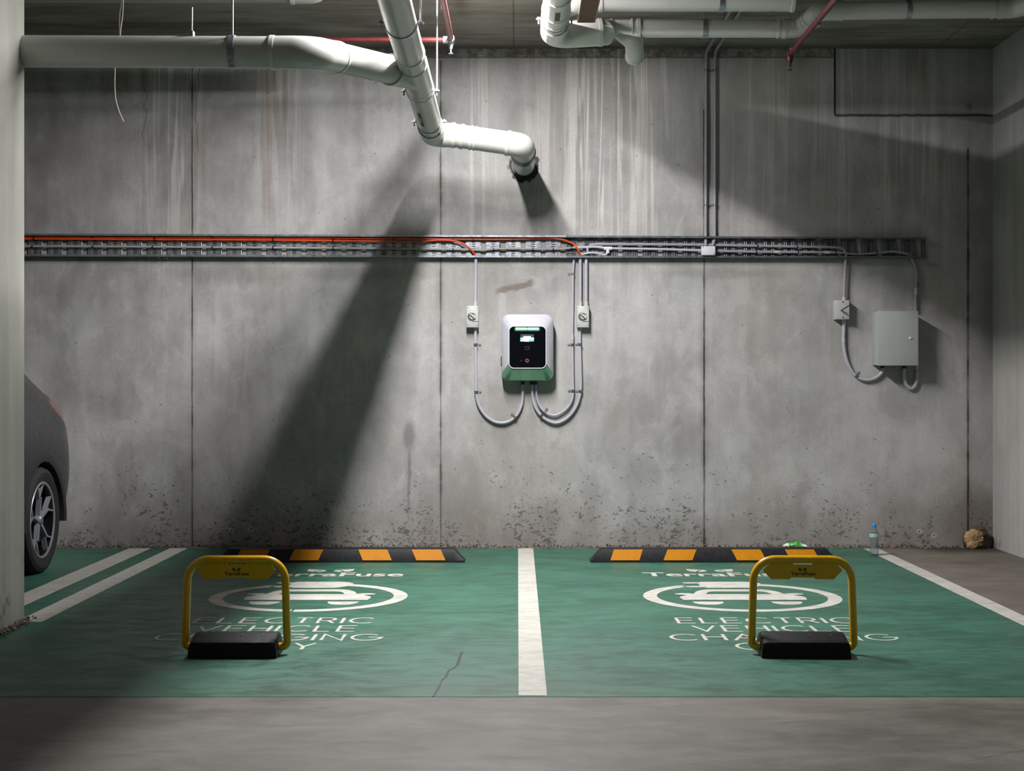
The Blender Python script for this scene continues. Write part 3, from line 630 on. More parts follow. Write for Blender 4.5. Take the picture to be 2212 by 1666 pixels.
def v_switch():
    c = wl(1819, 669.5, .07); root = thing('isolator_switch', (c.x, 0, c.z), 'pale grey isolator with black V-shaped mark, left of the metal cabinet', 'switch')
    x, z = c.x, c.z
    m = MB(); m.box((x-.052, -.075, z-.070), (x+.052, 0, z+.070), .004); m.build('enclosure', M['box_grey'], root)
    m = MB(); m.box((x-.050, -.084, z-.068), (x+.050, -.073, z+.068), .003); cv = m.build('cover', M['box_grey'], root)
    for dz in (-.056, .056): m = MB(); m.lathe([(0, -.001), (.0055, -.001), (.0055, .001)], (x+.004, -.084, z+dz), 'Y', 12); m.build('screw', M['black'], cv)
    m = MB(); m.prism([(-.018, -.006), (.044, .034), (.047, .029), (-.004, -.004), (.042, -.028), (.040, -.033)], (x, -.0875, z), (1, 0, 0), (0, 0, 1), (0, .0035, 0)); m.prism([(.004, -.018), (.048, -.046), (.046, -.05), (.0, -.022)], (x, -.0875, z), (1, 0, 0), (0, 0, 1), (0, .0035, 0))
    m.build('lever', M['box_dark'], root, False)
v_switch()
def cabinet():
    z0, z1 = wl(0, 790, .17).z, wl(0, 672, .17).z; x0 = wl(1884, 0, 0).x; x1 = wl(1983.5, 0, .17).x
    root = thing('electrical_cabinet', (x0, 0, z0), 'grey metal electrical cabinet with round lock at the right of the back wall', 'cabinet')
    m = MB(); m.box((x0, -.155, z0+.004), (x1-.004, 0, z1-.004), .004); m.build('cabinet_body', M['cabinet'], root)
    m = MB(); m.box((x0-.001, -.176, z0), (x1, -.157, z1), .004); d = m.build('cabinet_door', M['cabinet'], root)
    c = wl(1966.7, 730.6, .18); m = MB(); m.lathe([(0, -.009), (.006, -.009), (.010, -.006), (.011, 0)], (c.x, -.175, c.z), 'Y', 20); m.build('lock', M['white_trim'], d)
    for px, mat in ((1907, 'black'), (1955, 'black')):
        g = wl(px, 795, .09); m = MB(); m.cyl((g.x, -.07, z0+.006), (g.x, -.07, z0-.02), .016, 16); m.build('cable_gland', M['black'], root)
    g = wl(1935, 794, .1); m = MB(); m.box((g.x-.016, -.1, z0-.024), (g.x+.016, -.07, z0+.006), .002); m.build('gland_plug', M['soft_green'], root, label='green gland plug')
    return x0, x1, z0, z1
cabinet()
def junction_box():
    c = wl(1530, 542, .07); root = thing('junction_box', (c.x, -.045, c.z), 'small white junction box on the cable tray under the twin conduits', 'junction box')
    m = MB(); m.box((c.x-.05, -.083, c.z-.033), (c.x+.05, -.045, c.z+.033), .003); m.build('enclosure', M['white_trim'], root)
    m = MB(); m.box((c.x-.048, -.087, c.z-.031), (c.x+.048, -.082, c.z+.031), .0015); l = m.build('lid', M['white_trim'], root)
    for dx, dz in ((-.041, .025), (.041, -.025)): m = MB(); m.lathe([(0, -.001), (.0035, -.001), (.0035, .001)], (c.x+dx, -.087, c.z+dz), 'Y', 10); m.build('screw', M['black'], l)
junction_box()

# ------------------------------------------------------------------ cable tray (two lengths)
def tray(px0, px1, y0, y1, y2, y3, label, kind):
    a0, a1 = wl(px0, y0, .06), wl(px1, y1, .06); b0, b1 = wl(px0, y2, .06), wl(px1, y3, .06)
    x0, x1 = a0.x, a1.x; zt = lambda x: a0.z+(a1.z-a0.z)*(x-x0)/(x1-x0); zb = lambda x: b0.z+(b1.z-b0.z)*(x-x0)/(x1-x0)
    root = thing('cable_tray', (x0, 0, b0.z), label, 'cable tray')
    def rail(zf, s):
        m = MB()
        for lo, hi, da, db in ((0, .003, .0, -.06), (0, .014, -.058, -.0605)):
            rows = []
            for x in (x0, x1):
                z = zf(x); rows.append([(x, da, z-s*lo), (x, db, z-s*lo), (x, db, z-s*hi), (x, da, z-s*hi)])
            i = m.grid(rows, close_v=True); m.cap(i, 4); m.cap(i+4, 4, True)
        return m.build('side_rail', M['galv'] if kind == 'rung' else M['galv_dark'], root)
    rail(zt, 1); rail(zb, -1)
    m = MB(); pitch = .1452; x = x0-.02
    while x < x1:
        xa, xb = max(x, x0), min(x+.108, x1)
        if xb-xa > .01:
            zl, zh = zb((xa+xb)/2)+.004, zt((xa+xb)/2)-.004
            m.mi = 0; m.box((xa, -.010, zl), (xb, -.006, zh)); c = x+.054
            for q in ((-.048, .048) if kind == 'rung' else (-.05, -.034, -.02, .02, .034, .05)):
                if xa+.006 < c+q < xb-.006:
                    m.mi = 0; m.tube([(c+q, -.011, zl), (c+q, -.011, zh)], .0055 if kind == 'rung' else .0065, 8)
            if kind == 'rung':
                for q in (-.03, .03):
                    if xa < c+q-.004 and c+q+.004 < xb: m.mi = 0; m.box((c+q-.006, -.0125, zl), (c+q+.006, -.009, zh))
            m.mi = 1
            k = 0; zz = zl+.014
            while zz < zh-.01:
                if xa < c-.016 and c+.016 < xb: m.box((c-.0135, -.0108, zz-.0035), (c+.0135, -.0098, zz+.0035))
                zz += .0165; k += 1
        x += pitch
    m.build('slotted_base', [M['galv'] if kind == 'rung' else M['galv_dark'], M['black']], root)
    if kind == 'rung':      # thin continuous edge strips joining the rungs
        m = MB()
        for f, s in ((zt, -1), (zb, 1)):
            rows = [[(x, -.006, f(x)), (x, -.009, f(x)), (x, -.009, f(x)+s*.016), (x, -.006, f(x)+s*.016)] for x in (x0, x1)]; m.grid(rows, close_v=True)
        m.build('edge_strip', M['galv'], root)
        for px in (344, 361):
            for py, dz in ((500, 1), (556, -1)):
                p = wl(px, py, .04); m = MB(); m.cyl((p.x, -.04, p.z-.012*dz), (p.x, -.04, p.z+.009*dz), .004, 8); m.build('bolt', M['steel'], root)
    return root
tray(-500, 1222, 503, 508.5, 552.5, 556.5, 'slotted galvanised cable tray carrying orange cables along the left of the wall', 'rung')
tray(1222, 2003, 508.5, 513, 556.5, 557.5, 'ribbed galvanised cable tray length with grey conduits at the right', 'rib')

# ------------------------------------------------------------------ cables and conduits
def wpath(pts, d=.022): return [wl(p[0], p[1], (p[2] if len(p) > 2 else d)) for p in pts]
def clip(parent, px, py, ang, d=.0, side=1, r=.0135, mat='steel', far=.03):      # saddle clip: strap plus screw tab
    c = wl(px, py, .02); u = Vector((math.cos(ang), 0, math.sin(ang))); n = Vector((-u.z, 0, u.x))*side
    m = MB(); w = .0085; rows = []
    for t in (-w, w):
        rows.append([c+u*t+n*(r+.0015)*math.cos(a)+Vector((0, -(r+.0025)*math.sin(a)-.004, 0)) for a in [PI*k/8 for k in range(9)]])
    m.grid(rows); cl = m.build('saddle_clip', M[mat], parent)
    m = MB(); q = c+n*(r+.014)
    m.prism([(-.0085, -.012), (.0085, -.012), (.0085, .008), (.004, .0125), (-.004, .0125), (-.0085, .008)], Vector((q.x, -.004, q.z)), u, n, (0, .003, 0)); m.build('clip_tab', M['steel'], cl, False)
    m = MB(); m.lathe([(0, -.005), (.003, -.005), (.005, -.003), (.005, 0)], (q.x+n.x*.002, -.004, q.z+n.z*.002), 'Y', 10); m.build('clip_screw', M['steel'], cl)
    return cl
def conduit(pts, r, label, mat='grey_conduit', d=.022, smooth=True, name='conduit', cat='conduit', group=None):
    P = wpath(pts, d); m = MB(); m.tube(spline(P, 7) if smooth else P, r, 14); o = m.build(name, M[mat]); OFF[o.name] = Vector(); return tag(o, label, cat, group)
def joint(parent, px0, py0, px1, py1, r, mat='conduit_joint', d=.022):
    m = MB(); m.tube([wl(px0, py0, d), wl(px1, py1, d)], r, 16); return m.build('coupling', M[mat], parent)
Q = lambda zx, zy: (980+zx/5.553, 640+zy/5.553)
V = math.pi/2
c = conduit([(1028, 559), (1027.4, 600), (1027, 656)], .0112, 'straight grey conduit dropping from the tray into the left isolator', smooth=False, d=.03)
joint(c, 1027, 651, 1027, 661, .0148, d=.03)
c = conduit([Q(262, 360), Q(262, 600), Q(267, 1000), Q(270, 1150), Q(300, 1300), Q(375, 1425), Q(470, 1497), Q(560, 1520), Q(650, 1507), Q(730, 1457), Q(790, 1370), Q(823, 1250), Q(831, 1030)], .0112, 'grey conduit looping from the left isolator down and up into the charger')
joint(c, 1027.2, 705, 1027.2, 713, .0148)
clip(c, *Q(266, 582), V, side=-1, mat='galv_dark'); clip(c, *Q(271, 1150), V, side=-1, mat='galv_dark'); clip(c, *Q(738, 1452), math.radians(50), side=1, mat='galv_dark')
c = conduit([(1240, 558), (1238.5, 580), (1237.5, 600), (1237, 660), (1236.3, 722), (1236.5, 740), (1237.5, 820), Q(1432, 1180), Q(1400, 1290), Q(1330, 1370), Q(1245, 1422), Q(1180, 1428), Q(1105, 1398), Q(1040, 1330), Q(1002, 1230), Q(987, 1100), Q(985, 1030)], .0088, 'thin grey conduit from the tray past the right isolator, looping up to the charger')
joint(c, 1237.4, 589, 1237.2, 600, .0108); joint(c, 1236.4, 722, 1236.4, 735, .0108)
clip(c, 1237.5, 592, V, side=1, r=.010); clip(c, *Q(1425, 582), V, side=1, r=.010, mat='galv_dark'); clip(c, *Q(1432, 1137), V, side=1, r=.010, mat='galv_dark'); clip(c, *Q(1092, 1392), math.radians(-35), side=1, r=.010)
for px, lab in ((1253.5, 'left one of two short grey conduits dropping from the tray into the right isolator'), (1266.3, 'right one of two short grey conduits dropping from the tray into the right isolator')):
    c = conduit([(px, 558), (px, 656)], .0112, lab, smooth=False, d=.03, group='short conduits into the right isolator'); joint(c, px, 651, px, 661, .0148, d=.03)
c = conduit([Q(1512, 360), Q(1514, 600), Q(1523, 950), Q(1524, 1100), Q(1508, 1215), Q(1460, 1340), Q(1375, 1450), Q(1265, 1514), Q(1170, 1510), Q(1065, 1448), Q(985, 1340), Q(947, 1200), Q(938, 1030)], .0112, 'grey conduit looping from the right isolator under the thin conduit to the charger')
joint(c, 1252.5, 705, 1252.5, 713, .0148)
clip(c, *Q(1518, 578), V, side=1, mat='galv_dark'); clip(c, *Q(1522, 1140), V, side=1, mat='galv_dark'); clip(c, *Q(1048, 1435), math.radians(-48), side=1, mat='galv_dark')
# right-hand group
c = conduit([(1827, 559), (1825, 600), (1823.3, 648)], .0112, 'straight dim conduit dropping from the tray into the V-marked isolator', 'dim_conduit', smooth=False, d=.035)
joint(c, 1823.5, 642, 1823.3, 651, .0145, 'box_grey', d=.035)
Q2 = lambda zx, zy: (1740+zx/4.2706, 480+zy/4.2706)
c = conduit([Q2(354, 890), Q2(353, 1000), Q2(352, 1120), Q2(375, 1260), Q2(430, 1380), Q2(500, 1440), Q2(580, 1456), Q2(650, 1435), Q2(705, 1385), Q2(718, 1320)], .0125, 'grey conduit looping from the V-marked isolator up into the cabinet underside')
joint(c, *Q2(354, 895), *Q2(353, 935), .015, 'box_grey'); joint(c, *Q2(352, 1075), *Q2(352, 1105), .0142, 'box_grey'); clip(c, *Q2(470, 1418), math.radians(-40), side=1, mat='galv_dark')
c = conduit([(1968, 552, .03), Q2(985, 345), Q2(1010, 400), Q2(1026, 480), Q2(1022, 580), Q2(1018, 700), Q2(1017, 825)], .012, 'grey conduit curving from the tray end down into the cabinet top', 'dim_conduit')
clip(c, *Q2(1021, 578), V, side=-1); joint(c, *Q2(1020, 610), *Q2(1019, 668), .0138, 'conduit_joint')
c = conduit([Q2(917, 1318), Q2(908, 1400), Q2(925, 1490), Q2(975, 1535), Q2(1015, 1500), Q2(1028, 1430), Q2(1026, 1320)], .0135, 'short grey conduit bent into a U below the cabinet')
clip(c, *Q2(1028, 1378), V, side=-1)
# pair rising from the junction box to the slab and along it
for px, py, lab in ((1524.5, 532, 'left one of the twin grey conduits rising from the junction box to the ceiling'), (1544, 532, 'right one of the twin grey conduits rising from the tray to the ceiling')):
    a = wl(px-(0 if px < 1530 else 5), py, .055); b = wl(px, 515, .028); t = wl(px+1, 118, .028); t2 = Vector((t.x, -.07, H-.028)); e = Vector((t.x+.012, -2.3, H-.028))
    m = MB(); m.tube(rounded([a, b, Vector((b.x, -.024, b.z+.06)), Vector((t.x, -.024, H-.028)), e], .05, 8), .0115, 14); o = m.build('conduit', M['dim_conduit']); OFF[o.name] = Vector()
    tag(o, lab, 'conduit', 'twin conduits to the ceiling')
    for cy in (152, 443): clip(o, px+.3, cy, V, side=-1 if px < 1530 else 1, r=.0125, mat='galv_dark')
# conduits lying in the right tray
D = .036
c = conduit([(1270, 547, D), (1270, 536, D), (1283, 528.5, D), (1330, 528, D), (1500, 529, .03), (1640, 531.5, .03), (1722, 533, D), (1800, 534.5, D), (1818, 537, D), (1827, 546, D), (1828, 556, D)], .0098, 'upper grey conduit lying in the ribbed tray', 'dim_conduit')
for px, py in ((1636, 531.5), (1722, 533)):
    m = MB(); p = wl(px, py, D); m.ring(p, (1, 0, 0), .0098, .006, .003, 12); m.build('cable_tie', M['black'], c)
c = conduit([(1240, 535, D), (1262, 534.5, D), (1285, 533.5, D), (1308, 536, D), (1330, 537, D), (1420, 538.5, D), (1516, 541.5, D)], .0092, 'grey conduit with a white tee in the tray left of the junction box', 'grey_conduit')
m = MB(); p = wl(1313, 537, D); m.tube([p-Vector((.03, 0, 0)), p+Vector((.03, 0, 0))], .0135, 14); m.tube([p, p-Vector((0, 0, .035))], .013, 14); m.build('tee_fitting', M['white_trim'], c)
m = MB(); m.tube(spline([wl(1312, 548, D), wl(1304, 551, D), wl(1280, 546, .045), wl(1256, 550, D)], 5), .008, 12); m.build('tee_tail', M['grey_conduit'], c)
c = conduit([(1544, 542.5, D), (1640, 544.5, D), (1700, 545, D), (1810, 546, D), (1850, 550, D), (1897, 546.5, D), (1930, 543.5, D), (1952, 547, D), (1964, 551, D), (1968, 553, .033)], .0098, 'lower grey conduit lying in the ribbed tray right of the junction box', 'dim_conduit')
joint(c, 1672, 544.6, 1684, 544.8, .0118, 'conduit_joint', D); joint(c, 1781, 545.7, 1793, 545.8, .0118, 'conduit_joint', D)
for px, py in ((1634, 544.3), (1724, 545.2), (1805, 546), (1894, 546.7)):
    m = MB(); m.ring(wl(px, py, D), (1, 0, 0), .0098, .006, .003, 12); m.build('cable_tie', M['black'], c)
TIES = (74, 201, 335, 459, 590, 720, 850)
def cable(pts, r, label, mat, ties, tr):
    P = spline([wl(*p) for p in pts], 6); m = MB(); m.tube(P, r, 12); o = m.build('cable', M[mat]); OFF[o.name] = Vector(); tag(o, label, 'cable')
    for px in ties:
        tx = wl(px, 0, .035).x; p = min(P, key=lambda q: abs(q.x-tx)); i = P.index(p); a = P[max(i-1, 0)]; b = P[min(i+1, len(P)-1)]
        f = (tx-a.x)/(b.x-a.x) if abs(b.x-a.x) > 1e-6 else 0; pp = a.lerp(b, max(0, min(1, f)))
        m = MB(); m.ring(pp, (1, 0, 0), r, .006, tr, 12); m.box((pp.x-.004, pp.y-r-.008, pp.z-.004), (pp.x+.004, pp.y-r, pp.z+.004)); m.build('cable_tie', M['black'], o)
cable([(-500, 511, .035), (60, 512, .035), (300, 513, .035), (600, 514, .035), (900, 516, .035), (1020, 517, .035), (1110, 517, .035), (1170, 515.5, .035), (1210, 517, .04), (1236, 526, .04), (1246, 536, .045), (1253, 550, .04), (1254, 558, .03)], .0072, 'upper orange cable reaching farther right, to the right isolator conduits', 'orange', TIES+(978, 1022, 1109), .003)
cable([(-500, 516, .036), (60, 516.5, .036), (300, 517.5, .036), (600, 519, .036), (860, 522, .036), (900, 522.5, .038), (950, 519, .04), (985, 521.5, .045), (1004, 529, .046), (1018, 540, .046), (1026, 551, .04), (1028, 559, .03)], .0072, 'lower orange cable turning down early into the left isolator conduit', 'orange', (74, 335, 590, 720), .003)
cable([(-500, 532, .032), (60, 532.5, .032), (400, 534, .032), (900, 538, .032), (1000, 539, .032), (1040, 540.5, .032), (1070, 538, .034), (1110, 537.5, .034), (1160, 538.5, .034), (1210, 538, .034), (1240, 535, .036)], .0088, 'grey cable running along the lower half of the slotted tray', 'grey_cable', (70, 201, 330, 459, 590, 720, 979, 1066, 1151, 1195, 1234), .0025)
# ------------------------------------------------------------------ drainage pipes under the ceiling
def seg(parent, a, b, r, name='pipe_segment', mat='pvc', n=32): m = MB(); m.tube([a, b], r, n); return m.build(name, M[mat], parent)
def collar(parent, c, axis, r, w, t=.005, mat='pvc_ring'): m = MB(); m.ring(c, axis, r, w, t, 32); return m.build('socket_ring', M[mat], parent)
def elbow(parent, a, p, b, R, r, name='elbow'):
    m = MB(); a, p, b = Vector(a), Vector(p), Vector(b); P = rounded([a, p, b], R, 14); m.tube(P, r*1.045, 32); o = m.build(name, M['pvc'], parent)
    for q, ax in ((a, p-a), (b, b-p)): m = MB(); m.ring(q, ax, r*1.04, .022, .004, 32); m.build('socket_ring', M['pvc_ring'], o)
    return o
def saddle(parent, c, axis, r, up=True, rod_to=None, full=False, tabs=True, name='pipe_clamp'):
    c = Vector(c); ax = Vector(axis).normalized(); side = ax.cross(Vector((0, 0, 1))).normalized(); dn = Vector((0, 0, -1)); m = MB(); w = .015
    A = [2*PI*k/32 for k in range(33)] if full else [PI*k/16 for k in range(17)]
    rows = [[c+ax*t+side*(r+e)*math.cos(q)+dn*(r+e)*math.sin(q) for q in A] for t, e in ((-w, .0005), (-w, .004), (w, .004), (w, .0005))]
    m.grid(rows); o = m.build(name, M['galv'], parent)
    if tabs:
        for s in (-1, 1):
            m = MB(); q = c+side*s*(r+.018); m.box((q.x-.016, q.y-.014, q.z-.004), (q.x+.016, q.y+.014, q.z+.004)); m.cyl(q-Vector((0, 0, .028)), q+Vector((0, 0, .012)), .005, 10); m.lathe([(0, .014), (.009, .014), (.009, .006), (0, .006)], q, n=6); m.build('clamp_bolt', M['steel'], o)
    if rod_to: m = MB(); m.cyl(rod_to[0], rod_to[1], .005, 10); m.build('hanger_rod', M['steel'], o)
    return o
R1 = .079
root = thing('drain_pipe', (-.57, -1.2, 2.93), 'large white branching drain pipe running under the ceiling and into the back wall', 'pipe')
# main run toward the wall, falling gently
def mp(y, dx=0, dz=0): return Vector((-.572+(y+1.6)*.004+dx, y, 2.908-(y+1.62)*.045+dz))
RY = -.84
rL, rR = Vector((-.48, RY, 2.876)), Vector((-.035, RY, 2.812)); sE = Vector((.036, -.67, 2.788)); W1 = Vector((.046, .05, 2.785))
seg(root, mp(-7.4), mp(-1.08), R1)
ax = (rR-rL).normalized()
elbow(root, mp(-1.1), mp(RY), rL+ax*.05, .12, R1)
seg(root, rL+ax*.03, rR, R1)
elbow(root, rR-ax*.03, Vector((.034, RY, 2.80)), sE, .10, R1)
seg(root, sE-Vector((0, .03, 0)), W1, R1)
for px, w, t, mt in ((979, .02, .005, 'pvc_ring'), (998, .024, .006, 'conduit_joint'), (1018, .012, .006, 'pvc_ring'), (1026, .012, .005, 'pvc_ring')):
    f = ((px-VPX)/F_PX*(DIST+RY)-rL.x)/(rR.x-rL.x); collar(root, rL.lerp(rR, f), ax, R1, w, t, mt)
m = MB(); m.ring((.037, -.60, 2.788), (0, 1, 0), R1, .16, .008, 32); bc = m.build('rubber_coupling', M['black'], root, label='black rubber coupling')
m = MB(); m.ring((.037, -.63, 2.788), (0, 1, 0), R1+.008, .012, .003, 32); m.build('hose_band', M['steel'], bc)
m = MB(); m.ring((.046, -.02, 2.785), (0, 1, 0), R1, .07, .012, 32); m.build('wall_gasket', M['black'], root)
# wye and the branch from the left
J = mp(-2.42); E1 = at(700, 118, 7.62); E0 = at(632, 113.5, 7.43); L0 = Vector((-7.5, E0.y, E0.z+.03))
for y, w, t in ((-2.9, .03, .005), (-2.10, .03, .006), (-2.2, .018, .005)): collar(root, mp(y), (0, 1, 0), R1, w, t, 'pvc_ring')
seg(root, L0, E0, R1)
bd = (J-E1).normalized()
m = MB(); m.tube([E1+bd*.06, J], R1, 32); m.build('pipe_segment', M['pvc'], root)
m = MB(); m.tube([J-bd*.26, J], R1*1.05, 32); m.tube([mp(-2.70), mp(-2.08)], R1*1.05, 32); wy = m.build('wye_junction', M['pvc'], root)
m = MB(); m.ring(J-bd*.25, bd, R1*1.045, .025, .005, 32); m.build('socket_ring', M['pvc_ring'], wy)
elbow(root, E0-Vector((.10, 0, 0)), E0+Vector((.10, 0, 0)), E1+bd*.10, .16, R1)
# clamps, rods, print
c1 = mp(-3.45); saddle(root, c1, (0, 1, 0), R1, rod_to=(c1+Vector((.098, 0, 0)), Vector((c1.x+.098, c1.y, H))))
c2 = mp(-2.06); saddle(root, c2, (0, 1, 0), R1, rod_to=(c2+Vector((.098, 0, .01)), Vector((c2.x+.098, c2.y, H))))
saddle(root, mp(-1.24), (0, 1, 0), R1)
cl = at(503, 110, 7.43); cl = Vector((cl.x, E0.y, E0.z+.003)); saddle(root, cl, (1, 0, 0), R1, tabs=False, full=True, rod_to=(cl+Vector((.008, -.05, .07)), Vector((cl.x+.008, cl.y-.05, H))))
cb = at(414, 76, 7.42); m = MB(); m.box((cb.x-.012, cb.y-.02, cb.z-.03), (cb.x+.012, cb.y+.02, cb.z+.02), .002); br = m.build('rod_bracket', M['galv'], root); m = MB(); m.cyl(cb, (cb.x+.002, cb.y, cb.z+.14), .004, 8); m.build('hanger_rod', M['steel'], br)
def decal(name, c, u, r, w, h, mat, parent, a0=0.0):         # thin print bent round a pipe whose axis is u
    c, u = Vector(c), Vector(u).normalized(); s = u.cross(Vector((0, 0, 1))).normalized(); t = u.cross(s).normalized(); t = -t if t.z > 0 else t; rows = []
    for q in (-w/2, w/2): rows.append([c+u*q+(s*math.sin(a0+h*(k/6-.5)/r)+t*math.cos(a0+h*(k/6-.5)/r))*(r+.0012) for k in range(7)])
    m = MB(); m.grid(rows); return m.build(name, M[mat], parent)
dn = decal('pipe_label', mp(-1.62), mp(-1)-mp(-2), R1, .36, .022, 'line_mark', root, a0=-.35); dn['label'] = 'black printed label'
decal('label_print', mp(-1.62), mp(-1)-mp(-2), R1+.0006, .14, .012, 'pvc_dark', dn, a0=-.35)
lc = rL.lerp(rR, .19); dn = decal('pipe_label', lc, ax, R1, .04, .06, 'white_trim', root, a0=-.75); dn['label'] = 'small white label with black print'
for k in range(4): decal('label_print', lc+ax*(-.012+.008*k), ax, R1+.001, .004, .042-.012*(k % 2), 'line_mark', dn, a0=-.75)

# upper right network
r2 = .0565; RB = .081
root2 = thing('drain_pipe', (.226, -1.5, 3.39), 'white drain pipe with elbows and a capped stub crossing the upper right under the ceiling', 'pipe')
K = Vector((.226, -1.50, 3.388)); Y0 = Vector((.226, -7.0, 3.40)); Y1 = Vector((.226, -1.74, 3.389)); X1 = at(1296, 70, 9.32)
zp, yp = at(0, 62, 9.4).z, 9.4-DIST
seg(root2, Y0, Y1, RB); elbow(root2, Y1+Vector((0, -.08, 0)), K, X1, .12, RB)
for y in (-2.5, -2.13, -1.96): collar(root2, (.226, y, 3.39), (0, 1, 0), RB, .03, .006)
saddle(root2, (.226, -1.90, 3.389), (0, 1, 0), RB)
decal('pipe_label', (.226, -2.28, 3.391), (0, 1, 0), RB, .2, .03, 'line_mark', root2, a0=.05)['label'] = 'black printed label'
m = MB(); m.tube([X1-Vector((.02, 0, 0)), X1+Vector((.03, 0, 0)), at(1312, 64, 9.38), at(1322, 62, 9.4)], [RB, RB, r2*1.15, r2*1.05], 32); m.build('reducer', M['pvc'], root2)
EA = at(1700, 62, 9.4); seg(root2, at(1310, 62, 9.4), EA, r2)
for px, w, t in ((1320, .012, .006), (1364, .012, .007), (1379, .02, .008), (1680, .012, .005)): collar(root2, at(px, 62, 9.4), (1, 0, 0), r2, w, t)
e1, e0 = at(1371, 121, 9.58), at(1370, 92, 9.4)
m = MB(); m.tube([at(1322, 64, 9.4), e0], [r2*.5, r2*1.03], 28); m.tube([e0+Vector((0, 0, .02)), e0, e1], r2*1.04, 28); m.addbm((lambda b: (bmesh.ops.create_uvsphere(b, u_segments=24, v_segments=14, radius=r2*1.04), b)[1])(bmesh.new()), Matrix.Translation(e0)); st = m.build('capped_stub', M['pvc'], root2)
m = MB(); m.ring(e1, e1-e0, r2*1.02, .018, .005, 28); m.build('socket_ring', M['pvc_ring'], st)
ch = at(1522, 62, 9.4); saddle(root2, ch, (1, 0, 0), r2, tabs=False, full=True, rod_to=(ch+Vector((0, 0, r2)), (ch.x, ch.y, H)))
# swan-neck up to the second length
U3 = at(1815, 23, 9.26); UM = (EA+Vector((.10, -.03, .012)))
elbow(root2, EA-Vector((.02, 0, 0)), EA+Vector((.075, 0, 0)), EA+Vector((.16, -.075, .05)), .07, r2)
elbow(root2, EA+Vector((.13, -.058, .037)), at(1768, 24, 9.26), U3, .07, r2)
V1 = at(2166, 19, 9.26); seg(root2, U3, V1, r2)
c9 = at(1961, 21.5, 9.26); saddle(root2, c9, (1, 0, 0), r2, tabs=False, full=True, rod_to=(c9+Vector((0, 0, r2)), (c9.x, c9.y, H)))
collar(root2, at(2144, 19.5, 9.26), (1, 0, 0), r2, .012, .005)
e9 = at(2192, 19, 9.26); elbow(root2, at(2160, 19, 9.26), e9, e9+Vector((.16, -.24, .02)), .09, r2); seg(root2, e9+Vector((.14, -.21, .0175)), Vector((XR, e9.y-(XR-e9.x)*1.5, 3.575)), r2)
# branch near the slab, passing over the board
cz, cy = 3.53, 9.01-DIST
seg(root2, (.25, cy, cz-.06), (.40, cy, cz), .062, 'wye_arm'); seg(root2, (.36, cy, cz), (at(1716, 0, 9.01).x, cy, cz), .065)
for px in (1297, 1711): collar(root2, (at(px, 0, 9.01).x, cy, cz), (1, 0, 0), .065, .02, .006)
c8 = Vector((at(1558, 0, 9.01).x, cy, cz)); saddle(root2, c8, (1, 0, 0), .065, tabs=False, full=True, rod_to=(c8+Vector((0, 0, .06)), (c8.x, cy, H)))
for ch_ in list(root2.children):
    for ob_ in [ch_]+list(ch_.children):
        for k_, mt_ in enumerate(ob_.data.materials):
            if mt_ in (M['pvc'], M['pvc_ring']): ob_.data.materials[k_] = M['pvc_lit']
# short pipe seen along the top left edge
root3 = thing('drain_pipe', (-1.5, -2.05, 3.5), 'grey pipe with a white end elbow skimming the top edge above the left drain pipe', 'pipe')
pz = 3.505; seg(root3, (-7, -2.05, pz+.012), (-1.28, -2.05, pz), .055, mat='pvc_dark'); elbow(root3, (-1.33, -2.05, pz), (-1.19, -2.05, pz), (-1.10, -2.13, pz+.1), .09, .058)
m = MB(); m.tube(rounded([(-.86, -2.3, H), (-.85, -2.3, 3.50), (-.74, -2.3, 3.47)], .05), .05, 24); m.build('elbow', M['pvc'], root3)

hp = at(0, 119, 10.15).z; m = MB(); m.tube([(-7.5, -.65, hp+.04), (-1.46, -.65, hp)], .06, 24); sg = m.build('pipe_segment', M['pvc_dark'], root3); m = MB(); m.tube([(-1.52, -.65, hp), (-1.44, -.65, hp)], .064, 24); m.build('shadow_pipe_cap', M['pvc_dark'], sg)  # unseen pipe behind the left run, added to cast a shadow on the wall
# ------------------------------------------------------------------ red sprinkler pipes
def sprinkler_head(parent, c, mat='steel'):
    m = MB(); m.lathe([(0, .025), (.014, .025), (.016, .012), (.012, 0), (.012, -.012), (.006, -.018), (.005, -.04), (0, -.04)], c, n=14); h = m.build('sprinkler_head', M[mat], parent)
    m = MB(); m.lathe([(0, 0), (.017, 0), (.017, -.003), (0, -.003)], Vector(c)-Vector((0, 0, .042)), n=14); m.build('deflector', M[mat], h)
    return h
zr = at(0, 86, 9.5).z; xr_, yr = at(974, 0, 9.5).x, 9.5-DIST
root4 = thing('sprinkler_pipe', (xr_, yr, zr), 'red sprinkler pipe with a left branch and pendant head, behind the drain pipe', 'sprinkler pipe')
m = MB(); m.cyl((xr_, yr-.03, zr), (xr_-.02, -8.0, zr+.02), .020, 16); m.build('pipe_run', M['red'], root4)
m = MB(); m.cyl((xr_-.03, yr, zr), (-7.5, yr, zr), .0175, 16); m.build('pipe_branch', M['red'], root4)
m = MB(); m.tube([(xr_-.05, yr, zr), (xr_-.02, yr, zr)], .024, 14); m.tube([(xr_, yr-.05, zr), (xr_, yr+.015, zr)], .025, 14); m.cyl((xr_, yr, zr), (xr_, yr, zr-.03), .018, 12); m.build('tee_fitting', M['steel'], root4)
sprinkler_head(root4, (xr_, yr, zr-.045))
z5 = at(0, 117, 9.62).z; x5 = at(1706, 0, 9.62).x; y5 = 9.62-DIST
root5 = thing('sprinkler_pipe', (x5, y5, z5), 'dark red sprinkler pipe slanting across the view to a pendant head at the right', 'sprinkler pipe')
m = MB(); m.cyl((x5, y5, z5), (x5+.005, -7.0, z5), .0178, 16); m.build('pipe_run', M['red'], root5)
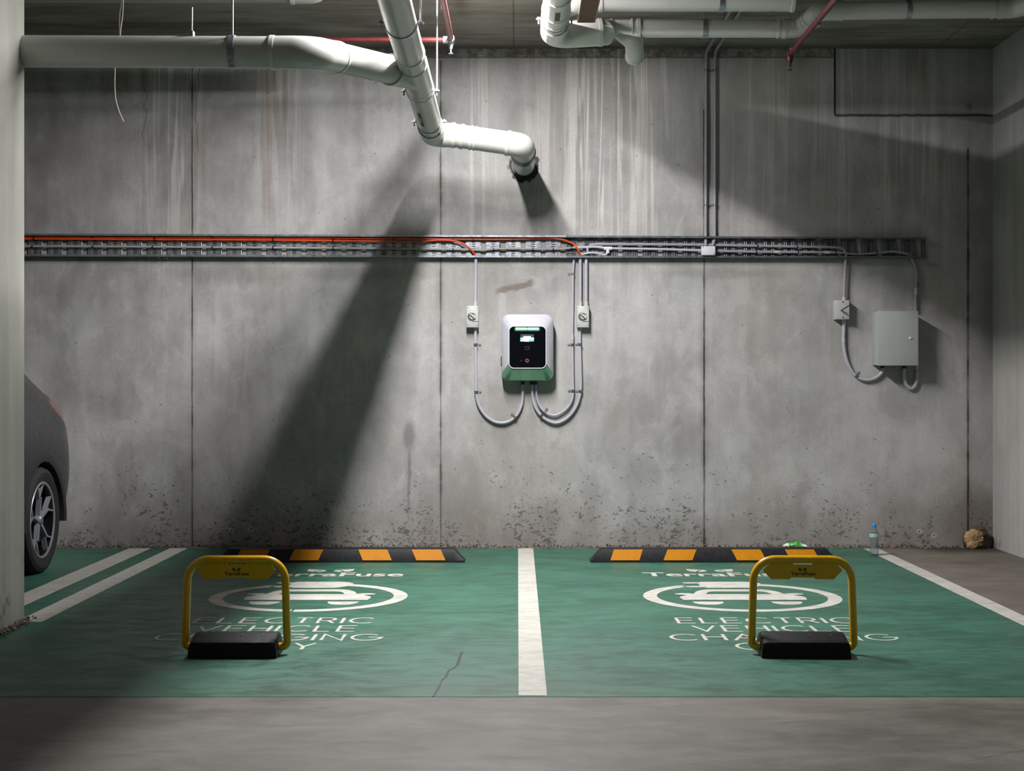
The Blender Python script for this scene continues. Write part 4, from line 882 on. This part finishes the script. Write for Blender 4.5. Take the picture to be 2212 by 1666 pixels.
m = MB(); m.tube(rounded([(x5, y5-.05, z5), (x5, y5, z5), (x5, y5, z5-.045)], .02), .021, 14); m.build('elbow', M['red'], root5); sprinkler_head(root5, (x5, y5, z5-.06), 'head_dark')
p = Vector((x5, -1.22, z5+.035)); o = MB().cyl(p, (p.x, p.y, H), .003, 8).build('hanger_rod', M['steel'], root5); MB().lathe([(0, .01), (.008, .01), (.008, -.004), (0, -.004)], (p.x, p.y, p.z-.014), n=8).build('rod_nut', M['steel'], root5)

# brown board end hanging below the slab
zb = 3.432; xb0, xb1 = at(1249, 0, 9.16).x, at(1284, 0, 9.16).x; yb = 9.16-DIST
root6 = thing('board', (xb0, yb, zb), 'brown board with its left edge coloured as lit running out between the upper pipes', 'board')
m = MB(); m.box((xb0, -5.0, zb), (xb1, yb, zb+.012), .001); m.build('board_face', M['brown'], root6, False)
m = MB(); m.box((xb0-.006, -5.0, zb+.001), (xb0, yb, zb+.016)); m.box((xb1, -5.0, zb+.001), (xb1+.006, yb, zb+.016)); m.build('board_edge', M['lit_board'], root6, False, 'board edge coloured as lit')
m = MB()
for y in (-2.95, -3.9): m.cyl(((xb0+xb1)/2, y, zb+.012), ((xb0+xb1)/2, y, H), .006, 8)
m.build('board_hanger', M['steel'], root6)

# twine loop and dangling wire at the left pipe
def wire(name, pts, r, label, mat='twine'): m = MB(); m.tube(spline(pts, 8), r, 8); return tag(m.build(name, M[mat]), label, 'wire')
zz = 7.5
wire('twine', [at(267, -30, zz), at(266, 10, zz), at(264, 40, zz), at(261, 60, zz), at(259.5, 76, zz), at(258, 60, zz), at(258.5, 30, zz), at(262, 8, zz), at(264, -30, zz)], .0024, 'pale twine loop tied between ceiling and the left drain pipe')
wire('wire', [at(248.5, 132, 7.5), at(248, 160, 7.5), at(247.8, 185, 7.5), at(250, 215, 7.5), at(257, 240, 7.5), at(267, 263, 7.5)], .0028, 'pale wire dangling below the left drain pipe')

# ------------------------------------------------------------------ parked car (rear quarter shows past the column)
def car():
    X0, YR = -3.885, -.60              # centre line, rear end
    root = thing('car', (X0, YR-2.2, 0), 'dark grey car parked rear to the wall beyond the concrete column', 'car')
    HW = .905
    # stations: distance from the rear, half-width factor and the section heights
    st = [(0.0, .78, .36, .62, 0.80, .95, 1.02, .50), (.10, .93, .29, .60, .83, 1.03, 1.10, .54), (.30, .985, .24, .57, .85, 1.07, 1.30, .60), (.60, 1.0, .21, .55, .86, 1.06, 1.50, .66),
          (1.10, 1.0, .2, .53, .86, 1.04, 1.57, .69), (1.9, 1.0, .2, .52, .85, 1.02, 1.59, .70), (2.6, 1.0, .2, .52, .84, 1.00, 1.52, .68), (3.05, .99, .2, .53, .83, .98, 1.22, .70), (3.35, .985, .2, .54, .80, .94, 1.02, .72),
          (4.0, .93, .22, .54, .74, .86, .93, .66), (4.3, .80, .27, .52, .68, .78, .84, .55), (4.4, .62, .36, .50, .62, .68, .72, .45)]
    rows = []
    for d, w, zs, zm, zk, zb, zr, wr in st:
        hw = HW*w; half = [(hw*.55, zs-.02), (hw*.90, zs), (hw*.965, zs+.12), (hw*1.0, zm), (hw*.985, zk), (hw*.93, zb), (hw*wr/.70*.80 if zr-zb > .2 else hw*.84, zb+(zr-zb)*.55), (hw*wr/.70*.62, zr-.03 if zr-zb > .2 else zr-.01), (hw*.3, zr)]
        sec = [(p, q) for p, q in half] + [(-p, q) for p, q in half[::-1]]
        rows.append([(X0+p, YR-d, q) for p, q in sec])
    m = MB(); n = len(rows[0]); i = m.grid(rows, close_v=True); m.cap(i, n); m.cap(i+(len(rows)-1)*n, n, True)
    me = bpy.data.meshes.new('tmp'); me.from_pydata(m.v, [], m.f); bm = bmesh.new(); bm.from_mesh(me); bmesh.ops.recalc_face_normals(bm, faces=list(bm.faces)); bm.to_mesh(me); bm.free()
    o = bpy.data.objects.new('tmp', me); COL.objects.link(o)
    sd = o.modifiers.new('s', 'SUBSURF'); sd.levels = 3; sd.render_levels = 3
    yw_ = (YR-.85, YR-3.52); cut = MB(); RA = .375
    for y in yw_:
        for s in (-1, 1): cut.cyl((X0+s*.60, y, .335), (X0+s*1.2, y, .335), RA, 40)
    cme = bpy.data.meshes.new('tmpc'); cme.from_pydata(cut.v, [], cut.f); bm = bmesh.new(); bm.from_mesh(cme); bmesh.ops.recalc_face_normals(bm, faces=list(bm.faces)); bm.to_mesh(cme); bm.free()
    co = bpy.data.objects.new('tmpc', cme); COL.objects.link(co); bo = o.modifiers.new('b', 'BOOLEAN'); bo.object = co; bo.operation = 'DIFFERENCE'; bo.solver = 'EXACT'
    dg = bpy.context.evaluated_depsgraph_get(); dg.update(); ev = bpy.data.meshes.new_from_object(o.evaluated_get(dg))
    V = [v.co.copy() for v in ev.vertices]; body, glass, lamp, lamp2, lower, well = [MB() for _ in range(6)]
    for p in ev.polygons:
        c, nn = p.center, p.normal; d = YR-c.y; sx = abs(c.x-X0)
        inwell = any((c.y-y)**2+(c.z-.335)**2 < (RA+.004)**2 and .58 < sx for y in yw_) and (abs(nn.x) < .3 or sx < .62)
        t = body
        if inwell: t = well
        elif c.z < .30 or (c.z < .42 and d < .25): t = lower
        elif sx > .42 and d < .46 and c.x > X0 and .825+d*.45 < c.z < 1.11-.05*d: t = lamp
        elif sx > .42 and d < .46 and .825+d*.45 < c.z < 1.11-.05*d: t = lamp2
        elif 1.09 < c.z < 1.44 and abs(nn.z) < .75 and .82 < d < 2.95 and sx > .35: t = glass
        elif 1.12 < c.z < 1.45 and d < .62 and sx < .46 and nn.y > .2: t = glass
        elif 1.05 < c.z < 1.5 and 2.7 < d < 3.3 and sx < .55 and nn.z < .95: t = glass
        t.face([V[k] for k in p.vertices])
    for mb, nm, mt, lab in ((body, 'car_body', 'car_paint', None), (glass, 'window_glass', 'car_glass', None), (lamp, 'tail_lamp', 'tail_red', 'red tail lamp'), (lamp2, 'tail_lamp', 'tail_red', 'red tail lamp'), (lower, 'bumper_trim', 'car_plastic', None), (well, 'wheel_well', 'black', None)):
        bm = bmesh.new(); vs = [bm.verts.new(v) for v in mb.v]
        for f in mb.f:
            try: bm.faces.new([vs[k] for k in f])
            except ValueError: pass
        bmesh.ops.remove_doubles(bm, verts=list(bm.verts), dist=.0004); mb.v = []; mb.f = []; mb.fm = []; mb.addbm(bm); mb.build(nm, M[mt], root, label=lab, recalc=False)
    for q in (o, co): bpy.data.objects.remove(q)
    # arch trims
    for y in yw_:
        for s in (-1, 1):
            m = MB(); rows = []
            for k in range(25):
                a = math.radians(-6+192*k/24); ca, sa = math.cos(a), math.sin(a); xo = .902 if True else 0
                sh = .012*max(0, sa)
                rows.append([(X0+s*(xo-.05), y+ca*RA*.985, .335+sa*RA*.985), (X0+s*(xo+.006-sh), y+ca*RA*.985, .335+sa*RA*.985), (X0+s*(xo+.010-sh), y+ca*(RA+.02), .335+sa*(RA+.02)), (X0+s*(xo+.004-sh), y+ca*(RA+.055), .335+sa*(RA+.055)), (X0+s*(xo-.05), y+ca*(RA+.057), .335+sa*(RA+.057))])
            m.grid(rows); m.build('arch_trim', M['car_plastic'], root)
    # wheels
    def wheel(y, s):
        cx = X0+s*.785; c = Vector((cx, y, .335)); R = .337
        m = MB(); m.lathe([(.235, -.10*s), (.30, -.112*s), (.325, -.10*s), (R, -.07*s), (R, .07*s), (.325, .10*s), (.30, .112*s), (.24, .098*s), (.232, .09*s), (.232, -.09*s), (.235, -.10*s)], c, 'X', 48); w = m.build('wheel', M['tyre'], root, label='black tyre with silver five-spoke rim')
        m = MB(); m.lathe([(.242, .095*s), (.234, .1*s), (.226, .094*s), (.222, .03*s), (.215, -.03*s), (.0, -.03*s)], c, 'X', 48); m.build('rim_barrel', M['alloy_dark'], w)
        m = MB(); m.lathe([(.246, .094*s), (.239, .103*s), (.228, .100*s), (.226, .092*s)], c, 'X', 48); m.build('rim_edge', M['alloy'], w)
        for k in range(5):
            a0 = PI/2+k*2*PI/5+.08; m = MB()
            def bar(r0, t0, r1, t1, w0, w1):
                P = []
                for r, t, ww in ((r0, t0, w0), (r1, t1, w1)):
                    cc = Vector((0, math.cos(a0+t)*r, math.sin(a0+t)*r)); P.append((cc, ww))
                dd = (P[1][0]-P[0][0]).normalized(); nn = Vector((0, -dd.z, dd.y)); xa, xb = s*.085, s*.055
                rows = []
                for (cc, ww), xo in zip(P, (s*.0, s*.012)): rows.append([c+cc+nn*ww+Vector((xb+xo, 0, 0)), c+cc+nn*ww*.75+Vector((xa+xo, 0, 0)), c+cc-nn*ww*.75+Vector((xa+xo, 0, 0)), c+cc-nn*ww+Vector((xb+xo, 0, 0))])
                i = m.grid(rows, close_v=True); m.cap(i, 4); m.cap(i+4, 4, True)
            bar(.03, 0, .145, .03, .016, .009); bar(.14, .03, .232, .26, .0085, .0065); bar(.14, .03, .232, -.22, .0085, .0065)
            m.build('rim_spoke', M['alloy'], w)
        m = MB(); m.lathe([(0, .098*s), (.024, .096*s), (.031, .088*s), (.034, .06*s)], c, 'X', 24); m.build('hub_cap', M['alloy'], w)
        m = MB(); m.lathe([(0, .0995*s), (.018, .0985*s), (.019, .096*s)], c, 'X', 20); m.build('hub_badge', M['badge_blue'], w)
    for y in yw_:
        for s in (1, -1): wheel(y, s)
car()

# ------------------------------------------------------------------ small things by the wall
def bottle():
    c = Vector((2.478, -.52, ZW)); root = thing('water_bottle', c, 'clear plastic water bottle with blue cap standing at the end of the white line', 'bottle')
    m = MB(); m.lathe([(0, .003), (.025, 0), (.031, .006), (.032, .02), (.030, .05), (.032, .075), (.030, .09), (.032, .12), (.032, .135), (.029, .155), (.02, .178), (.0135, .19), (.0125, .205), (.0118, .205), (.0128, .19), (.019, .177), (.028, .154), (.031, .135), (.031, .12), (.029, .09), (.031, .075), (.029, .05), (.031, .02), (.030, .008), (.02, .004), (0, .006)], c, n=32); b = m.build('bottle_body', M['bottle'], root)
    m = MB(); m.lathe([(.0325, .128), (.0325, .152), (.0318, .154)], c, n=32); m.build('bottle_label', M['label_film'], root, label='pale label band')
    m = MB(); m.lathe([(.0145, .196), (.0152, .198), (.0152, .216), (.0135, .219), (0, .219)], c, n=24); m.build('bottle_cap', M['cap_blue'], root)
bottle()
def wrapper():
    c = Vector((1.878, -.79, .0945)); root = thing('wrapper', c, 'crumpled bright green and white wrapper lying on the right wheel stop', 'wrapper')
    rnd = random.Random(3); W, D_ = 15, 7
    H_ = [[rnd.uniform(0, 1) for _ in range(D_)] for _ in range(W)]
    P = [[Vector((c.x-.08+.16*a/(W-1)+rnd.uniform(-.005, .005), c.y-.035+.07*b/(D_-1)+rnd.uniform(-.004, .004)+.012*math.sin(a*.8), c.z+.002+(.030*H_[a][b]+.012)*math.sin(PI*min(1, max(0, (a+.6)/(W))))*(.35+.65*math.sin(PI*b/(D_-1))))) for b in range(D_)] for a in range(W)]
    m = MB(); m.grid(P[3:12]); m.build('wrapper_film', M['green_wrap'], root, False); m = MB(); m.grid(P[:4]); m.grid(P[11:]); m.build('wrapper_end', M['white_wrap'], root, False, 'white wrapper ends')
wrapper()
def lump():
    c = Vector((3.32, -.07, .09)); root = thing('rubble_lump', (c.x, c.y, 0), 'ragged tan and brown lump lying in the right corner against the back wall', 'lump'); rnd = random.Random(5)
    from mathutils import noise
    def blob(cc, s, seed, sub=4):
        bm = bmesh.new(); bmesh.ops.create_icosphere(bm, subdivisions=sub, radius=1); o = Vector((seed*3.1, seed*1.7, seed*.9))
        for v in bm.verts:
            d = v.co.normalized(); k = 1+.22*noise.noise(d*1.6+o)+.20*(abs(noise.noise(d*3.6+o))-.25)+.16*(abs(noise.noise(d*8+o))-.25); v.co = Vector((d.x*s[0]*k, d.y*s[1]*k, d.z*s[2]*k))+cc
        return bm
    m = MB(); m.addbm(blob(Vector((c.x-.01, c.y-.01, .072)), (.072, .05, .07), 11)); m.addbm(blob(Vector((c.x-.03, c.y-.03, .03)), (.05, .035, .035), 13, 2)); m.build('tan_lump', M['lump'], root, False)
    m = MB(); m.addbm(blob(Vector((c.x+.035, c.y+.015, .105)), (.055, .045, .06), 17)); m.addbm(blob(Vector((c.x-.06, c.y+.02, .05)), (.03, .03, .045), 19, 2)); m.addbm(blob(Vector((c.x+.03, c.y, .03)), (.06, .045, .04), 23, 2)); m.build('brown_lump', M['lump_dark'], root, False, 'dark brown part')
lump()

# ------------------------------------------------------------------ lights: ceiling battens in the aisle
def batten(x, y, L, power, label, along='Y'):
    root = thing('ceiling_light', (x, y, H), label, 'ceiling light', 'ceiling battens')
    hx, hy = (.05, L/2) if along == 'Y' else (L/2, .05)
    m = MB(); m.box((x-hx, y-hy, H-.032), (x+hx, y+hy, H), .004); m.build('batten_body', M['white_trim'], root)
    d = bpy.data.lights.new('batten_tube', 'AREA'); d.shape = 'RECTANGLE'; d.size, d.size_y = (.085, L-.05) if along == 'Y' else (L-.05, .035); d.energy = power; d.color = (1.0, .968, .96)
    o = bpy.data.objects.new('batten_tube', d); COL.objects.link(o); o.location = (0, 0, -.035); o.parent = root
batten(-.31, -2.0, .9, 125, 'white batten light nearest the back wall, on the ceiling above the drain pipe')
batten(-.31, -2.93, .9, 215, 'second white batten light from the back wall, on the ceiling above the drain pipe')
batten(1.05, -10.5, 1.25, 30, 'white batten light on the ceiling in the middle of the aisle')
batten(-5.5, -9.5, 1.25, 12, 'white batten light on the ceiling at the left of the aisle')
w = bpy.data.worlds.new('world'); SC.world = w; w.use_nodes = True; w.node_tree.nodes['Background'].inputs[0].default_value = (.5, .5, .5, 1); w.node_tree.nodes['Background'].inputs[1].default_value = .05
SC.view_settings.view_transform = 'Standard'; SC.view_settings.look = 'None'; SC.view_settings.exposure = -.17; SC.view_settings.gamma = 1.12
try: SC.cycles.use_denoising = True
except Exception: pass
SC.cycles.max_bounces = 6; SC.cycles.diffuse_bounces = 3; SC.cycles.glossy_bounces = 2; SC.cycles.use_adaptive_sampling = True; SC.cycles.adaptive_threshold = .09; SC.cycles.caustics_reflective = False; SC.cycles.caustics_refractive = False; SC.cycles.sample_clamp_indirect = 6
